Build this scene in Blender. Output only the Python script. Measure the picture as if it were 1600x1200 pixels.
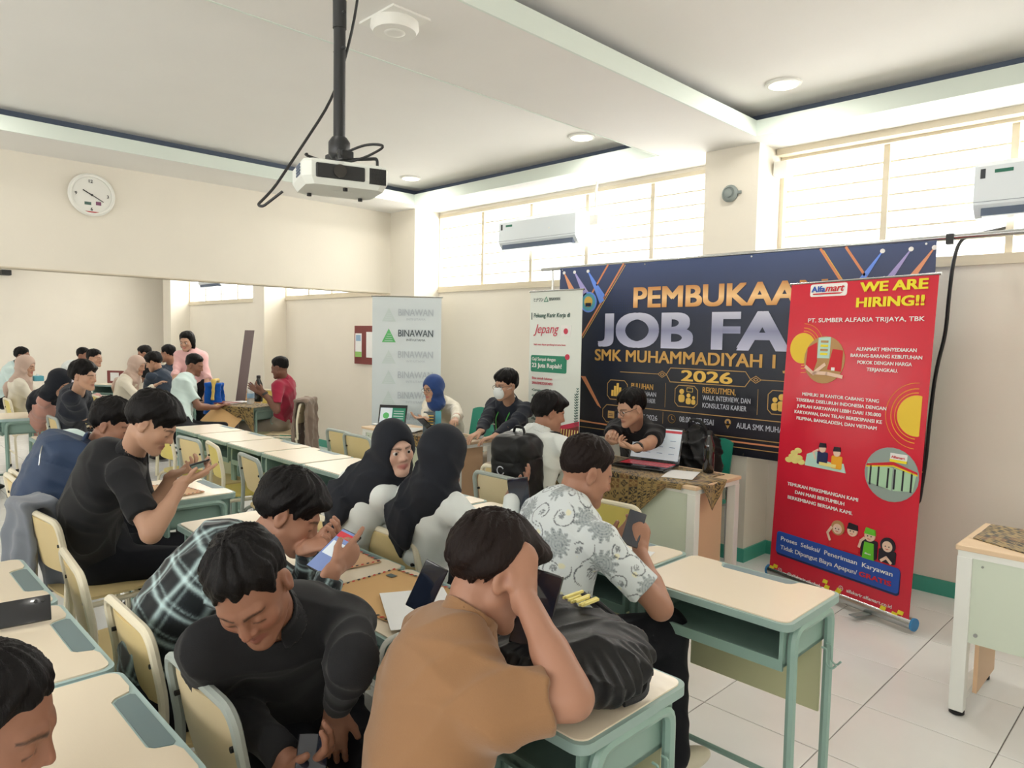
import bpy, bmesh, math, random, numpy as np
from mathutils import Vector, Matrix
for o in list(bpy.data.objects): bpy.data.objects.remove(o, do_unlink=True)
SC = bpy.context.scene; COL = SC.collection
# ---------------- camera ----------------
CAMH = 1.6; FPX = 1098.29
_vl = np.array([-290-800., 507-600., FPX]); _vr = np.array([1911-800., 549-600., FPX])
_X = -_vl/np.linalg.norm(_vl); _Y = _vr/np.linalg.norm(_vr); _Z = np.cross(_X, _Y)
RW = np.array([_X, _Y, _Z])                       # camera (x right, y down, z forward) -> world
cd = bpy.data.cameras.new('camera'); cam = bpy.data.objects.new('camera', cd); COL.objects.link(cam)
_m = RW @ np.diag([1, -1, -1])
cam.matrix_world = Matrix([[*_m[0], 0], [*_m[1], 0], [*_m[2], CAMH], [0, 0, 0, 1]])
cd.sensor_width = 36; cd.lens = 36*FPX/1600; cd.clip_start = .05; cd.clip_end = 200
SC.camera = cam
def D(px, py, d):                                 # point seen at a pixel of the photograph, d metres deep
    r = RW @ np.array([px-800., py-600., FPX]); return np.array([0, 0, CAMH]) + r*d/FPX
# ---------------- world, daylight, exposure ----------------
SC.view_settings.view_transform = 'Standard'; SC.view_settings.look = 'None'
SC.view_settings.exposure = -1.29; SC.view_settings.gamma = 1; SC.view_settings.use_curve_mapping = False
w = bpy.data.worlds.new('sky'); SC.world = w; w.use_nodes = True
bg = w.node_tree.nodes['Background']; bg.inputs[0].default_value = (1.0, .985, .95, 1); bg.inputs[1].default_value = 8.0
def area(name, loc, rot, sx, sy, power, col=(1, 1, 1), portal=False, spread=None):
    l = bpy.data.lights.new(name, 'AREA'); l.shape = 'RECTANGLE'; l.size = sx; l.size_y = sy; l.energy = power; l.color = col
    if portal: l.cycles.is_portal = True
    if spread: l.spread = spread
    o = bpy.data.objects.new(name, l); o.location = loc; o.rotation_euler = rot; COL.objects.link(o); return o
PI = math.pi
BAYS = [(-13.9, -10.45), (-10.05, -6.85), (-6.38, -2.79), (-2.37, 1.9)]
for a, b in BAYS:
    area('window_daylight', ((a+b)/2, 5.32, 2.55), (-PI/2-.1, 0, 0), b-a-.1, .8, 66*(b-a), (1, .99, .97))
for a, b in [(-13.5, -10.5), (-6.4, -3.2), (-2.4, 1.5)]:          # the windows behind the photographer
    area('window_daylight', ((a+b)/2, -2.95, 1.9), (PI/2, 0, 0), b-a-.1, 1.3, (44 if b > 0 else 24)*(b-a), (1, .99, .97))
def lamp(x, y, z, power):
    l = bpy.data.lights.new('lamp_light', 'AREA'); l.shape = 'DISK'; l.size = .16; l.energy = power; l.color = (1, .96, .88)
    o = bpy.data.objects.new('lamp_light', l); o.location = (x, y, z); COL.objects.link(o)
# ---------------- helpers ----------------
def lin(c): return tuple(((v/255)/12.92 if v/255 <= .04045 else ((v/255+.055)/1.055)**2.4) for v in c)
MATS = {}
def mat(name, rgb=(200, 200, 200), rough=.6, metal=0, bump=None, attr=None, emit=None, alpha=None, var=0, trans=0, coat=0, spec=None, sheen=0, bstretch=None):
    if name in MATS: return MATS[name]
    m = bpy.data.materials.new(name); m.use_nodes = True; nt = m.node_tree; b = nt.nodes['Principled BSDF']; L = nt.links.new
    c = lin(rgb)+(1,)
    b.inputs['Base Color'].default_value = c; b.inputs['Roughness'].default_value = rough; b.inputs['Metallic'].default_value = metal
    if coat: b.inputs['Coat Weight'].default_value = coat
    if sheen: b.inputs['Sheen Weight'].default_value = sheen
    if spec is not None: b.inputs['Specular IOR Level'].default_value = spec
    if trans: b.inputs['Transmission Weight'].default_value = trans
    if alpha is not None: b.inputs['Alpha'].default_value = alpha
    if emit: b.inputs['Emission Color'].default_value = c; b.inputs['Emission Strength'].default_value = emit
    src = None
    if attr:
        a = nt.nodes.new('ShaderNodeAttribute'); a.attribute_name = 'Col'; src = a.outputs['Color']; L(src, b.inputs['Base Color'])
    if var:
        tc = nt.nodes.new('ShaderNodeTexCoord'); n = nt.nodes.new('ShaderNodeTexNoise'); n.inputs['Scale'].default_value = 2.5; n.inputs['Detail'].default_value = 5
        L(tc.outputs['Object'], n.inputs['Vector'])
        hs = nt.nodes.new('ShaderNodeHueSaturation'); mr = nt.nodes.new('ShaderNodeMapRange')
        mr.inputs[1].default_value = .3; mr.inputs[2].default_value = .7; mr.inputs[3].default_value = 1-var; mr.inputs[4].default_value = 1+var
        L(n.outputs['Fac'], mr.inputs[0]); L(mr.outputs[0], hs.inputs['Value'])
        if src: L(src, hs.inputs['Color'])
        else: hs.inputs['Color'].default_value = c
        L(hs.outputs[0], b.inputs['Base Color'])
    if bump:
        tc = nt.nodes.new('ShaderNodeTexCoord'); n = nt.nodes.new('ShaderNodeTexNoise'); n.inputs['Scale'].default_value = bump[0]; n.inputs['Detail'].default_value = 4
        v = tc.outputs['Object']
        if bstretch:
            mp = nt.nodes.new('ShaderNodeMapping'); mp.inputs['Scale'].default_value = bstretch; L(v, mp.inputs[0]); v = mp.outputs[0]
        L(v, n.inputs['Vector'])
        bp = nt.nodes.new('ShaderNodeBump'); bp.inputs['Strength'].default_value = bump[1]; bp.inputs['Distance'].default_value = bump[2] if len(bump) > 2 else .01
        L(n.outputs['Fac'], bp.inputs['Height']); L(bp.outputs[0], b.inputs['Normal'])
    MATS[name] = m; return m
def mesh_np(name, V, F, smooth=False, cols=None):
    me = bpy.data.meshes.new(name); V = np.asarray(V, np.float32)
    if isinstance(F, np.ndarray):
        n = len(F); k = F.shape[1]
        me.vertices.add(len(V)); me.vertices.foreach_set('co', V.ravel())
        me.loops.add(n*k); me.loops.foreach_set('vertex_index', F.astype(np.int32).ravel())
        me.polygons.add(n); me.polygons.foreach_set('loop_start', np.arange(0, n*k, k, dtype=np.int32))
        me.update(calc_edges=True)
    else:
        me.from_pydata([tuple(map(float, v)) for v in V], [], F); me.update()
    if cols is not None:
        at = me.color_attributes.new('Col', 'FLOAT_COLOR', 'POINT')
        c = np.ones((len(V), 4), np.float32); c[:, :3] = cols; at.data.foreach_set('color', c.ravel())
    if smooth: me.polygons.foreach_set('use_smooth', np.ones(len(me.polygons), bool))
    return me
def link(name, me, m=None, parent=None, loc=None, rot=None):
    o = bpy.data.objects.new(name, me); COL.objects.link(o)
    if m is not None and me is not None and not me.materials: me.materials.append(MATS[m] if isinstance(m, str) else m)
    if parent is not None: o.parent = parent
    if loc is not None: o.location = tuple(map(float, loc))
    if rot is not None: o.rotation_euler = rot
    return o
def tag(o, label=None, cat=None, group=None, kind=None):
    if label: o['label'] = label
    if cat: o['category'] = cat
    if group: o['group'] = group
    if kind: o['kind'] = kind
    return o
def thing(name, label, cat, loc=(0, 0, 0), rz=0, group=None):
    o = link(name, None, None, None, loc, (0, 0, rz)); return tag(o, label, cat, group)
class MB:                                          # collects shapes into ONE mesh
    def __init__(s): s.V = []; s.F = []
    def add(s, V, F):
        k = len(s.V); s.V += [tuple(map(float, v)) for v in V]; s.F += [tuple(i+k for i in f) for f in F]; return s
    def box(s, lo, hi, rz=0, c=(0, 0, 0), bev=0):
        x0, y0, z0 = lo; x1, y1, z1 = hi
        if bev:
            b = bev; V = []; F = []
            bm = bmesh.new(); bmesh.ops.create_cube(bm, size=1)
            for v in bm.verts: v.co = Vector(((x0+x1)/2+v.co.x*(x1-x0), (y0+y1)/2+v.co.y*(y1-y0), (z0+z1)/2+v.co.z*(z1-z0)))
            bmesh.ops.bevel(bm, geom=bm.edges[:], offset=b, segments=2, affect='EDGES', profile=.5)
            bm.verts.index_update(); V = [v.co[:] for v in bm.verts]; F = [tuple(v.index for v in f.verts) for f in bm.faces]; bm.free()
        else:
            V = [(x0, y0, z0), (x1, y0, z0), (x1, y1, z0), (x0, y1, z0), (x0, y0, z1), (x1, y0, z1), (x1, y1, z1), (x0, y1, z1)]
            F = [(0, 3, 2, 1), (4, 5, 6, 7), (0, 1, 5, 4), (1, 2, 6, 5), (2, 3, 7, 6), (3, 0, 4, 7)]
        if rz:
            cs, sn = math.cos(rz), math.sin(rz)
            V = [(c[0]+(x-c[0])*cs-(y-c[1])*sn, c[1]+(x-c[0])*sn+(y-c[1])*cs, z) for x, y, z in V]
        return s.add(V, F)
    def prism(s, pts, z0, z1):                     # xy outline (ccw) extruded in z
        n = len(pts); V = [(x, y, z0) for x, y in pts]+[(x, y, z1) for x, y in pts]
        F = [tuple(range(n))[::-1], tuple(range(n, 2*n))]+[(i, (i+1) % n, (i+1) % n+n, i+n) for i in range(n)]
        return s.add(V, F)
    def tube(s, pts, r, seg=8, fil=0, flat=1.0, cap=True):
        P = [np.array(p, float) for p in pts]
        if fil:
            Q = [P[0]]
            for i in range(1, len(P)-1):
                a, b, c = P[i-1], P[i], P[i+1]; u = a-b; v = c-b; f = min(fil, np.linalg.norm(u)*.49, np.linalg.norm(v)*.49)
                u = u/np.linalg.norm(u)*f; v = v/np.linalg.norm(v)*f
                for t in np.linspace(0, 1, 6): Q.append((b+u)*(1-t)**2+2*t*(1-t)*b+(b+v)*t*t)
            Q.append(P[-1]); P = Q
        P = np.array(P); n = len(P); T = np.gradient(P, axis=0); T /= np.linalg.norm(T, axis=1)[:, None]+1e-9
        nv = np.array([0, 0, 1.]) if abs(T[0][2]) < .9 else np.array([1., 0, 0]); V = []
        rr = r if hasattr(r, '__len__') else [r]*n
        for i in range(n):
            nv = nv-T[i]*(nv@T[i]); nv /= np.linalg.norm(nv)+1e-9; bn = np.cross(T[i], nv)
            for k in range(seg):
                a = 2*PI*k/seg; V.append(P[i]+rr[i]*(math.cos(a)*nv+flat*math.sin(a)*bn))
        F = [(i*seg+k, i*seg+(k+1) % seg, (i+1)*seg+(k+1) % seg, (i+1)*seg+k) for i in range(n-1) for k in range(seg)]
        if cap: F += [tuple(range(seg))[::-1], tuple(range((n-1)*seg, n*seg))]
        return s.add(V, F)
    def lathe(s, prof, c=(0, 0, 0), seg=24, axis='z'):
        V = []; n = len(prof)
        for r, z in prof:
            for k in range(seg):
                a = 2*PI*k/seg; p = (r*math.cos(a), r*math.sin(a), z)
                if axis == 'x': p = (z, r*math.cos(a), r*math.sin(a))
                if axis == 'y': p = (r*math.cos(a), z, r*math.sin(a))
                V.append((p[0]+c[0], p[1]+c[1], p[2]+c[2]))
        F = [(i*seg+k, i*seg+(k+1) % seg, (i+1)*seg+(k+1) % seg, (i+1)*seg+k) for i in range(n-1) for k in range(seg)]
        F += [tuple(range(seg))[::-1], tuple(range((n-1)*seg, n*seg))]
        return s.add(V, F)
    def build(s, name, m, parent=None, smooth=False, loc=None, rot=None, auto=True):
        me = mesh_np(name, s.V, s.F, smooth)
        bm = bmesh.new(); bm.from_mesh(me); bmesh.ops.recalc_face_normals(bm, faces=bm.faces[:]); bm.to_mesh(me); bm.free()
        if smooth and auto:
            me.set_sharp_from_angle(angle=math.radians(40))
        return link(name, me, m, parent, loc, rot)
def copy_tree(o, parent=None):
    c = o.copy(); COL.objects.link(c); c.parent = parent
    for ch in list(o.children): copy_tree(ch, c)
    return c
def struct(name, mb, m, parent=None, smooth=False):
    o = mb.build(name, m, parent, smooth)
    if parent is None: o['kind'] = 'structure'
    return o
# ---------------- materials ----------------
mat('wall', (233, 227, 214), .75, bump=(60, .06), var=.015)
mat('wall_deep', (238, 232, 220), .75, bump=(60, .06), var=.015)
mat('ceiling', (236, 235, 231), .8, bump=(40, .04), var=.01)
mat('fascia', (224, 234, 226), .7, bump=(40, .04))
mat('tile', (238, 238, 237), .22, bump=(14, .03), var=.035, spec=.55)
mat('grout', (120, 116, 110), .85)
mat('teal_skirting', (70, 165, 145), .4, var=.05)
mat('frame_cream', (214, 204, 182), .5, bump=(80, .05))
mat('lead', (92, 104, 124), .7)
# louvre glass: half clear, half frosted
m = bpy.data.materials.new('frosted_glass'); m.use_nodes = True; nt = m.node_tree; nt.nodes.clear()
o_ = nt.nodes.new('ShaderNodeOutputMaterial'); mx = nt.nodes.new('ShaderNodeMixShader'); tr = nt.nodes.new('ShaderNodeBsdfTransparent'); tl = nt.nodes.new('ShaderNodeBsdfTranslucent')
gl = nt.nodes.new('ShaderNodeBsdfGlossy'); gl.inputs['Roughness'].default_value = .15; mx2 = nt.nodes.new('ShaderNodeMixShader'); mx2.inputs[0].default_value = .06
tr.inputs[0].default_value = (.96, .96, .95, 1); tl.inputs[0].default_value = (.9, .9, .88, 1); mx.inputs[0].default_value = .35
nt.links.new(tr.outputs[0], mx.inputs[1]); nt.links.new(tl.outputs[0], mx.inputs[2]); nt.links.new(mx.outputs[0], mx2.inputs[1]); nt.links.new(gl.outputs[0], mx2.inputs[2]); nt.links.new(mx2.outputs[0], o_.inputs[0])
MATS['frosted_glass'] = m
# ---------------- room ----------------
YW = 5.1; XB = -6.82; XE = -14.8; XR = 2.2; YN = -3.1; ZS = 3.0
fl = struct('floor', MB().box((XE-.1, YN-.1, -.10), (XR+.1, YW+.3, -.005)), 'grout')
g = .0022; e = .003; t = .5
Vt = [(g, g, -.006), (t-g, g, -.006), (t-g, t-g, -.006), (g, t-g, -.006), (g, g, -e/2), (t-g, g, -e/2), (t-g, t-g, -e/2), (g, t-g, -e/2), (g+e, g+e, 0), (t-g-e, g+e, 0), (t-g-e, t-g-e, 0), (g+e, t-g-e, 0)]
Ft = [(8, 9, 10, 11)]+[(i, (i+1) % 4, (i+1) % 4+4, i+4) for i in range(4)]+[(i+4, (i+1) % 4+4, (i+1) % 4+8, i+8) for i in range(4)]
tme = mesh_np('floor_tile', Vt, Ft); tme.materials.append(MATS['tile'])
st = MB(); X0 = -1.03; Y0 = 2.76
for i in range(-28, 7):
    for j in range(-12, 5):
        x = X0+i*t; y = Y0+j*t
        if x < XE-.4 or y < YN-.4: continue
        if i >= -12 and i < 4 and j >= -6: link('floor_tile', tme, None, fl, (x, y, 0))
        else: st.add([(a+x, b+y, c) for a, b, c in Vt], Ft)
so = st.build('distant_tiles', 'tile', fl); so['kind'] = 'stuff'
# window wall: piers, sill wall, head, columns
ZL, ZH = 2.13, 2.97
wb = MB().box((XE, YW, 0), (XR, YW+.2, ZL)).box((XE, YW, ZH), (XR, YW+.2, 3.4))
for a, b in [(XE, -13.9), (-10.45, -10.05), (-6.85, -6.38), (-2.79, -2.37), (1.9, XR)]: wb.box((a, YW, ZL), (b, YW+.2, ZH))
struct('wall_window_side', wb, 'wall')
for n, (a, b) in enumerate([(-14.3, -13.9), (-10.42, -10.04), (-6.82, -6.36), (-2.79, -2.37)]):
    struct('trim_%d' % (n+1), MB().box((a, 4.75, 0), (b, YW, 3.0)), 'wall')
struct('wall_left_bulkhead', MB().box((XB-.16, YN, 2.085), (XB, 4.75, 3.3)), 'wall')
struct('trim_9', MB().box((XB-.165, YN, 2.078), (XB+.004, 4.75, 2.088)), 'frame_cream')
struct('wall_far', MB().box((XE-.2, YN-.2, 0), (XE, YW+.2, 3.4)), 'wall_deep')
wr = MB().box((XE, YN-.2, 0), (XR, YN, 1.2)).box((XE, YN-.2, 2.6), (XR, YN, 3.4))
for a, b in [(XE, -13.5), (-10.5, -6.4), (-3.2, -2.4), (1.5, XR)]: wr.box((a, YN-.2, 1.2), (b, YN, 2.6))
struct('wall_rear', wr, 'wall')
struct('wall_right', MB().box((XR, YN-.2, 0), (XR+.2, YW+.2, 3.4)), 'wall')
bb = MB().box((XE, YW-.012, 0), (XR, YW, .1))
struct('baseboard_window_side', bb, 'teal_skirting')
cb = MB()
for a, b in [(-10.42, -10.04), (-6.82, -6.36), (-2.79, -2.37)]: cb.box((a-.012, 4.738, 0), (b+.012, YW, .1))
struct('baseboard_columns', cb, 'teal_skirting')
struct('baseboard_far', MB().box((XE, YN, 0), (XE+.012, YW, .1)), 'teal_skirting')
# ceiling: upper slab and dropped soffit with two trays
struct('ceiling', MB().box((XE-.1, YN-.1, 3.17), (XR+.1, YW+.2, 3.4)), 'ceiling')
sf = MB().box((XB, 4.6, ZS), (XR, YW, ZS+.1)).box((-3.1, YN, ZS), (-2.33, 4.6, ZS+.1)).box((XB, YN, ZS), (-6.17, 4.6, ZS+.1)).box((-6.17, YN, ZS), (-3.1, -1.2, ZS+.1)).box((-2.33, YN, ZS), (XR, -1.2, ZS+.1))
sf.box((XE, YN, ZS), (XB-.16, YW, ZS+.1))
struct('ceiling_soffit', sf, 'ceiling')
fa = MB()
for x0, x1 in [(-6.17, -3.1), (-2.33, XR)]:
    fa.box((x0, 4.588, ZS-.003), (x1, 4.6, ZS+.103)); fa.box((x0, -1.2, ZS-.003), (x0+.012, 4.588, ZS+.103))
    if x1 < 0: fa.box((x1-.012, -1.2, ZS-.003), (x1, 4.588, ZS+.103))
struct('trim_5', fa, 'fascia')
cv = MB()                                          # back of the cove, shade of the recess put in as dark blue
for x0, x1 in [(-6.17, -3.1), (-2.33, XR)]:
    cv.box((x0-.1, 4.70, ZS+.1), (x1, 4.71, 3.17)); cv.box((x0-.11, -1.2, ZS+.1), (x0-.1, 4.7, 3.17))
struct('trim_6', cv, 'lead')
# louvre windows
def louvre(n, a, b, y=YW+.08, z0=ZL, z1=ZH, rows=7, step=.68):
    w_ = link('window_%d' % n, None); w_['kind'] = 'structure'; w_.location = ((a+b)/2, y, z0)
    ox, oy, oz = (a+b)/2, y, z0
    k = max(1, round((b-a)/step)); pw = (b-a)/k
    fr = MB().box((a-ox, -.09, 0), (b-ox, .03, .035)).box((a-ox, -.09, z1-z0-.035), (b-ox, .03, z1-z0)).box((a-ox, -.085, 0), (a-ox+.03, .03, z1-z0)).box((b-ox-.03, -.085, 0), (b-ox, .03, z1-z0))
    fr.build('window_frame', 'frame_cream', w_)
    mm = MB().box((-.02, -.05, .03), (.02, .03, z1-z0-.03)).build('mullion', 'frame_cream', w_, loc=(a-ox+pw, 0, 0))
    for i in range(2, k): link('mullion', mm.data, None, w_, (a-ox+pw*i, 0, 0))
    hh = (z1-z0-.07)/rows; me = None
    for i in range(k):
        for j in range(rows):
            L_ = pw/2-.022
            if me is None:
                q = MB(); V = [(-L_, -.025, .0), (L_, -.025, .0), (L_, .022, hh+.006), (-L_, .022, hh+.006), (-L_, -.020, -.002), (L_, -.020, -.002), (L_, .027, hh+.004), (-L_, .027, hh+.004)]
                q.add(V, [(0, 1, 2, 3), (4, 7, 6, 5), (0, 4, 5, 1), (1, 5, 6, 2), (2, 6, 7, 3), (3, 7, 4, 0)]); p = q.build('glass_slat', 'frosted_glass', w_, loc=(a-ox+pw*(i+.5), 0, .035)); me = p.data
                h = MB().box((-L_, -.03, -.006), (L_, -.018, .006)).build('slat_clip', 'frame_cream', w_, loc=(a-ox+pw*(i+.5), 0, .035)); hm = h.data
            else:
                link('glass_slat', me, None, w_, (a-ox+pw*(i+.5), 0, .035+j*hh)); link('slat_clip', hm, None, w_, (a-ox+pw*(i+.5), 0, .035+j*hh))
for n, (a, b) in enumerate(BAYS): louvre(n+1, a, b)
struct('trim_7', MB().box((-2.36, 5.0, 2.955), (XR, YW, 3.0)), 'frame_cream')
struct('trim_8', MB().box((XE, YW-.02, ZL-.03), (-6.85, YW, ZL)).box((-6.36, YW-.02, ZL-.03), (-2.8, YW, ZL)).box((-2.36, YW-.02, ZL-.03), (XR, YW, ZL)), 'frame_cream')
for n, (a, b) in enumerate([(-13.5, -10.5), (-6.4, -3.2), (-2.4, 1.5)]): louvre(n+5, a, b, YN-.12, 1.2, 2.6, 9, .75)
# bright white building outside
# ================= implicit-surface modelling =================
UPV = np.array([0, 0, 1.])
def nrm(v): v = np.asarray(v, float); return v/(np.linalg.norm(v)+1e-12)
def A(*v): return np.array(v, float)
def smin(a, b, k):
    if k <= 0: return np.minimum(a, b)
    h = np.clip(.5+.5*(b-a)/k, 0, 1); return b*(1-h)+a*h-k*h*(1-h)
def smax(a, b, k): return -smin(-a, -b, k)
class Cap:                                          # tapered capsule, optionally flattened along n
    def __init__(s, a, b, ra, rb, n=None, q=1., cut=None):
        s.a, s.b, s.ra, s.rb, s.q = np.array(a, float), np.array(b, float), ra, rb, q
        s.n = None if n is None else nrm(n); s.cut = cut; R = max(ra, rb)
        s.lo = np.minimum(s.a, s.b)-R; s.hi = np.maximum(s.a, s.b)+R
    def __call__(s, P):
        ab = s.b-s.a; t = np.clip((P-s.a)@ab/(ab@ab+1e-12), 0, 1); v = P-s.a-t[:, None]*ab; r = s.ra+t*(s.rb-s.ra)
        d2 = (v*v).sum(1)
        if s.n is not None:
            vn = v@s.n; d2 = d2+vn*vn*(1/s.q**2-1); d = (np.sqrt(np.maximum(d2, 0))-r)*max(s.q, .6)
        else: d = np.sqrt(d2)-r
        if s.cut is not None: d = np.maximum(d, (P-s.cut[0])@s.cut[1])
        return d
class Ell:
    def __init__(s, c, r, R=None):
        s.c, s.r = np.array(c, float), np.array(r, float); s.R = np.eye(3) if R is None else R   # rows = local axes
        ex = np.sqrt(((s.R.T*s.r)**2).sum(1)); s.lo = s.c-ex; s.hi = s.c+ex
    def __call__(s, P):
        p = (P-s.c)@s.R.T; k0 = np.sqrt(((p/s.r)**2).sum(1)); k1 = np.sqrt(((p/s.r**2)**2).sum(1))+1e-9
        return k0*(k0-1)/k1
class Fn:
    def __init__(s, f, lo, hi): s.f, s.lo, s.hi = f, np.array(lo, float), np.array(hi, float)
    def __call__(s, P): return s.f(P)
def uni(P, prims, k, mg):
    d = np.full(len(P), 1.0)
    for p in prims:
        kk = k
        if isinstance(p, tuple): p, kk = p
        m = np.all((P > p.lo-mg) & (P < p.hi+mg), axis=1); i = np.nonzero(m)[0]
        if len(i): d[i] = smin(d[i], p(P[i]), kk)
    return d
def polyg(fn, lo, hi, h, B=6):
    lo = np.array(lo, float)-2*h; hi = np.array(hi, float)+2*h
    nb = np.ceil((hi-lo)/(h*B)).astype(int)+1; N = nb*B
    bc = np.stack(np.meshgrid(*[np.arange(k) for k in nb], indexing='ij'), -1).reshape(-1, 3)
    cen = lo+(bc*B+(B-1)/2)*h; d = fn(cen); dg = math.sqrt(3)*B*h/2*1.35+.012
    V = np.where(d < 0, -1., 1.).astype(np.float32).reshape(nb)
    V = np.repeat(np.repeat(np.repeat(V, B, 0), B, 1), B, 2)
    act = bc[np.abs(d) < dg]
    off = np.stack(np.meshgrid(*[np.arange(B)]*3, indexing='ij'), -1).reshape(-1, 3)
    for s in range(0, len(act), 1500):
        ix = (act[s:s+1500, None, :]*B+off[None]).reshape(-1, 3)
        V[ix[:, 0], ix[:, 1], ix[:, 2]] = fn(lo+ix*h)
    S = V < 0
    c = np.zeros(tuple(N-1), np.int8)
    for i in (0, 1):
        for j in (0, 1):
            for k in (0, 1): c += S[i:N[0]-1+i, j:N[1]-1+j, k:N[2]-1+k]
    ci = np.argwhere((c > 0) & (c < 8))
    if not len(ci): return np.zeros((0, 3)), np.zeros((0, 4), int)
    idx = np.full(tuple(N-1), -1, np.int32); idx[ci[:, 0], ci[:, 1], ci[:, 2]] = np.arange(len(ci))
    cv = {}
    for i in (0, 1):
        for j in (0, 1):
            for k in (0, 1): cv[i, j, k] = V[ci[:, 0]+i, ci[:, 1]+j, ci[:, 2]+k]
    acc = np.zeros((len(ci), 3)); cnt = np.zeros(len(ci))
    for a in cv:
        for ax in range(3):
            if a[ax]: continue
            b = list(a); b[ax] = 1; b = tuple(b); va, vb = cv[a], cv[b]; m = (va < 0) != (vb < 0)
            t = np.where(m, va/(va-vb+1e-12), 0); p = np.tile(np.array(a, float), (len(ci), 1)); p[:, ax] += t
            acc += p*m[:, None]; cnt += m
    VV = lo+(ci+acc/cnt[:, None])*h
    Fs = []
    for ax in range(3):
        sl0 = [slice(1, n-1) for n in N]; sl1 = list(sl0); sl0[ax] = slice(0, N[ax]-1); sl1[ax] = slice(1, N[ax])
        s0, s1 = S[tuple(sl0)], S[tuple(sl1)]; e = np.argwhere(s0 != s1); sg = s0[e[:, 0], e[:, 1], e[:, 2]]
        o = np.ones(3, int); o[ax] = 0; e = e+o; u = (ax+1) % 3; v = (ax+2) % 3
        def g(du, dv):
            q = e.copy(); q[:, u] -= du; q[:, v] -= dv; return idx[q[:, 0], q[:, 1], q[:, 2]]
        f = np.stack([g(1, 1), g(0, 1), g(0, 0), g(1, 0)], 1); f[~sg] = f[~sg][:, ::-1]; Fs.append(f[(f >= 0).all(1)])
    return VV, np.concatenate(Fs)
def blob(name, prims, k, h, m, parent=None, post=None, cols=None, fin=None):
    lo = np.min([(p[0] if isinstance(p, tuple) else p).lo for p in prims], axis=0)-.012; hi = np.max([(p[0] if isinstance(p, tuple) else p).hi for p in prims], axis=0)+.012
    mg = 6*h*1.6+k+.02
    def fn(P):
        d = uni(P, prims, k, mg); return post(P, d) if post else d
    V, F = polyg(fn, lo, hi, h)
    c = cols(V) if cols else None
    org = np.array([0, 0, 0.])
    if parent is None: org = np.array([(lo[0]+hi[0])/2, (lo[1]+hi[1])/2, lo[2]])
    elif parent.get('_o') is not None: org = np.array(parent['_o'])
    me = mesh_np(name, V-org, F, True, c)
    o = link(name, me, m, parent, loc=org if parent is None else None)
    return o
def wr(P, amp, f=1., sd=0.):                        # cloth folds
    x, y, z = P[:, 0], P[:, 1], P[:, 2]
    a = np.sin((7*x+4*y+11*z)*f+2.2*np.sin((5*y-6*x)*f+sd)+sd); b = np.sin((-9*x+6*y+9*z)*f*1.3+1.8*np.sin((8*x+3*z)*f)+2.1*sd); c = np.sin((17*x-13*y+15*z)*f*1.2+1.5*np.sin((9*z+4*y)*f+sd))
    return amp*((1-np.abs(a))**2*-1.3+(1-np.abs(b))**2*-.9-.35*c+.6)
# ---------------- heads ----------------
def sph(p, c, r): return np.sqrt(((p-np.array(c))**2).sum(1))-r
def sel(p, c, r):
    q = p-np.array(c); r = np.array(r); k0 = np.sqrt(((q/r)**2).sum(1)); k1 = np.sqrt(((q/r**2)**2).sum(1))+1e-9; return k0*(k0-1)/k1
def scp(p, a, b, ra, rb):
    a = np.array(a, float); b = np.array(b, float); ab = b-a; t = np.clip((p-a)@ab/(ab@ab+1e-12), 0, 1); return np.sqrt(((p-a-t[:, None]*ab)**2).sum(1))-(ra+t*(rb-ra))
def head_sdf(p, open_=1., nose=1., smile=0.):
    q = p.copy(); q[:, 0] = np.abs(q[:, 0])         # symmetric
    d = sel(q, (0, -.016, .032), (.074, .093, .086))
    d = smin(d, sel(q, (0, .028, -.022), (.061, .062, .082)), .03)
    d = smin(d, scp(q, (.046, .008, -.052), (.014, .068, -.092), .020, .019), .028)
    d = smin(d, sph(q, (.040, .056, -.024), .021), .02)
    d = smin(d, sph(q, (0, .079, -.094), .017), .02)
    d = smin(d, scp(q, (.012, .081, .021), (.040, .068, .022), .011, .009), .012)      # brow
    d = smax(d, -sel(q, (.030, .102, -.001), (.019, .020, .0135)), .012)                 # socket
    lid = sph(q, (.0305, .0735, -.001), .0138)
    slit = np.maximum(np.abs(q[:, 2]+.001)-.0031*open_-.0004, .078-q[:, 1]) if open_ > 0 else None
    if slit is not None: lid = np.maximum(lid, -np.maximum(slit, np.abs(q[:, 0]-.0305)-.011))
    d = smin(d, lid, .004)
    d = smin(d, scp(q, (0, .083, .012), (0, .103*1., -.026), .0075, .0105*nose), .011)
    d = smin(d, sph(q, (.0125, .092, -.031), .0085*nose), .007)
    d = smax(d, -sph(q, (.0065, .100, -.040), .0035), .003)
    up = scp(q, (0, .0905, -.0555), (.022+.006*smile, .077, -.0600+.006*smile), .0062, .0028); lo_ = scp(q, (0, .0895, -.0675), (.019+.005*smile, .077, -.0645+.005*smile), .0072, .003)
    d = smin(d, up, .006); d = smin(d, lo_, .005)
    d = smax(d, -scp(q, (0, .0985, -.0612), (.022+.006*smile, .083, -.0620+.006*smile), .0016, .0008), .002)
    ear = sel(q, (.078, -.012, -.004), (.0075, .0185, .031)); ear = smax(ear, -sel(q, (.0875, -.008, .0), (.007, .0115, .021)), .004); ear = smin(ear, sph(q, (.073, -.008, -.028), .009), .008)
    d = smin(d, ear, .006)
    return d
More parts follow.
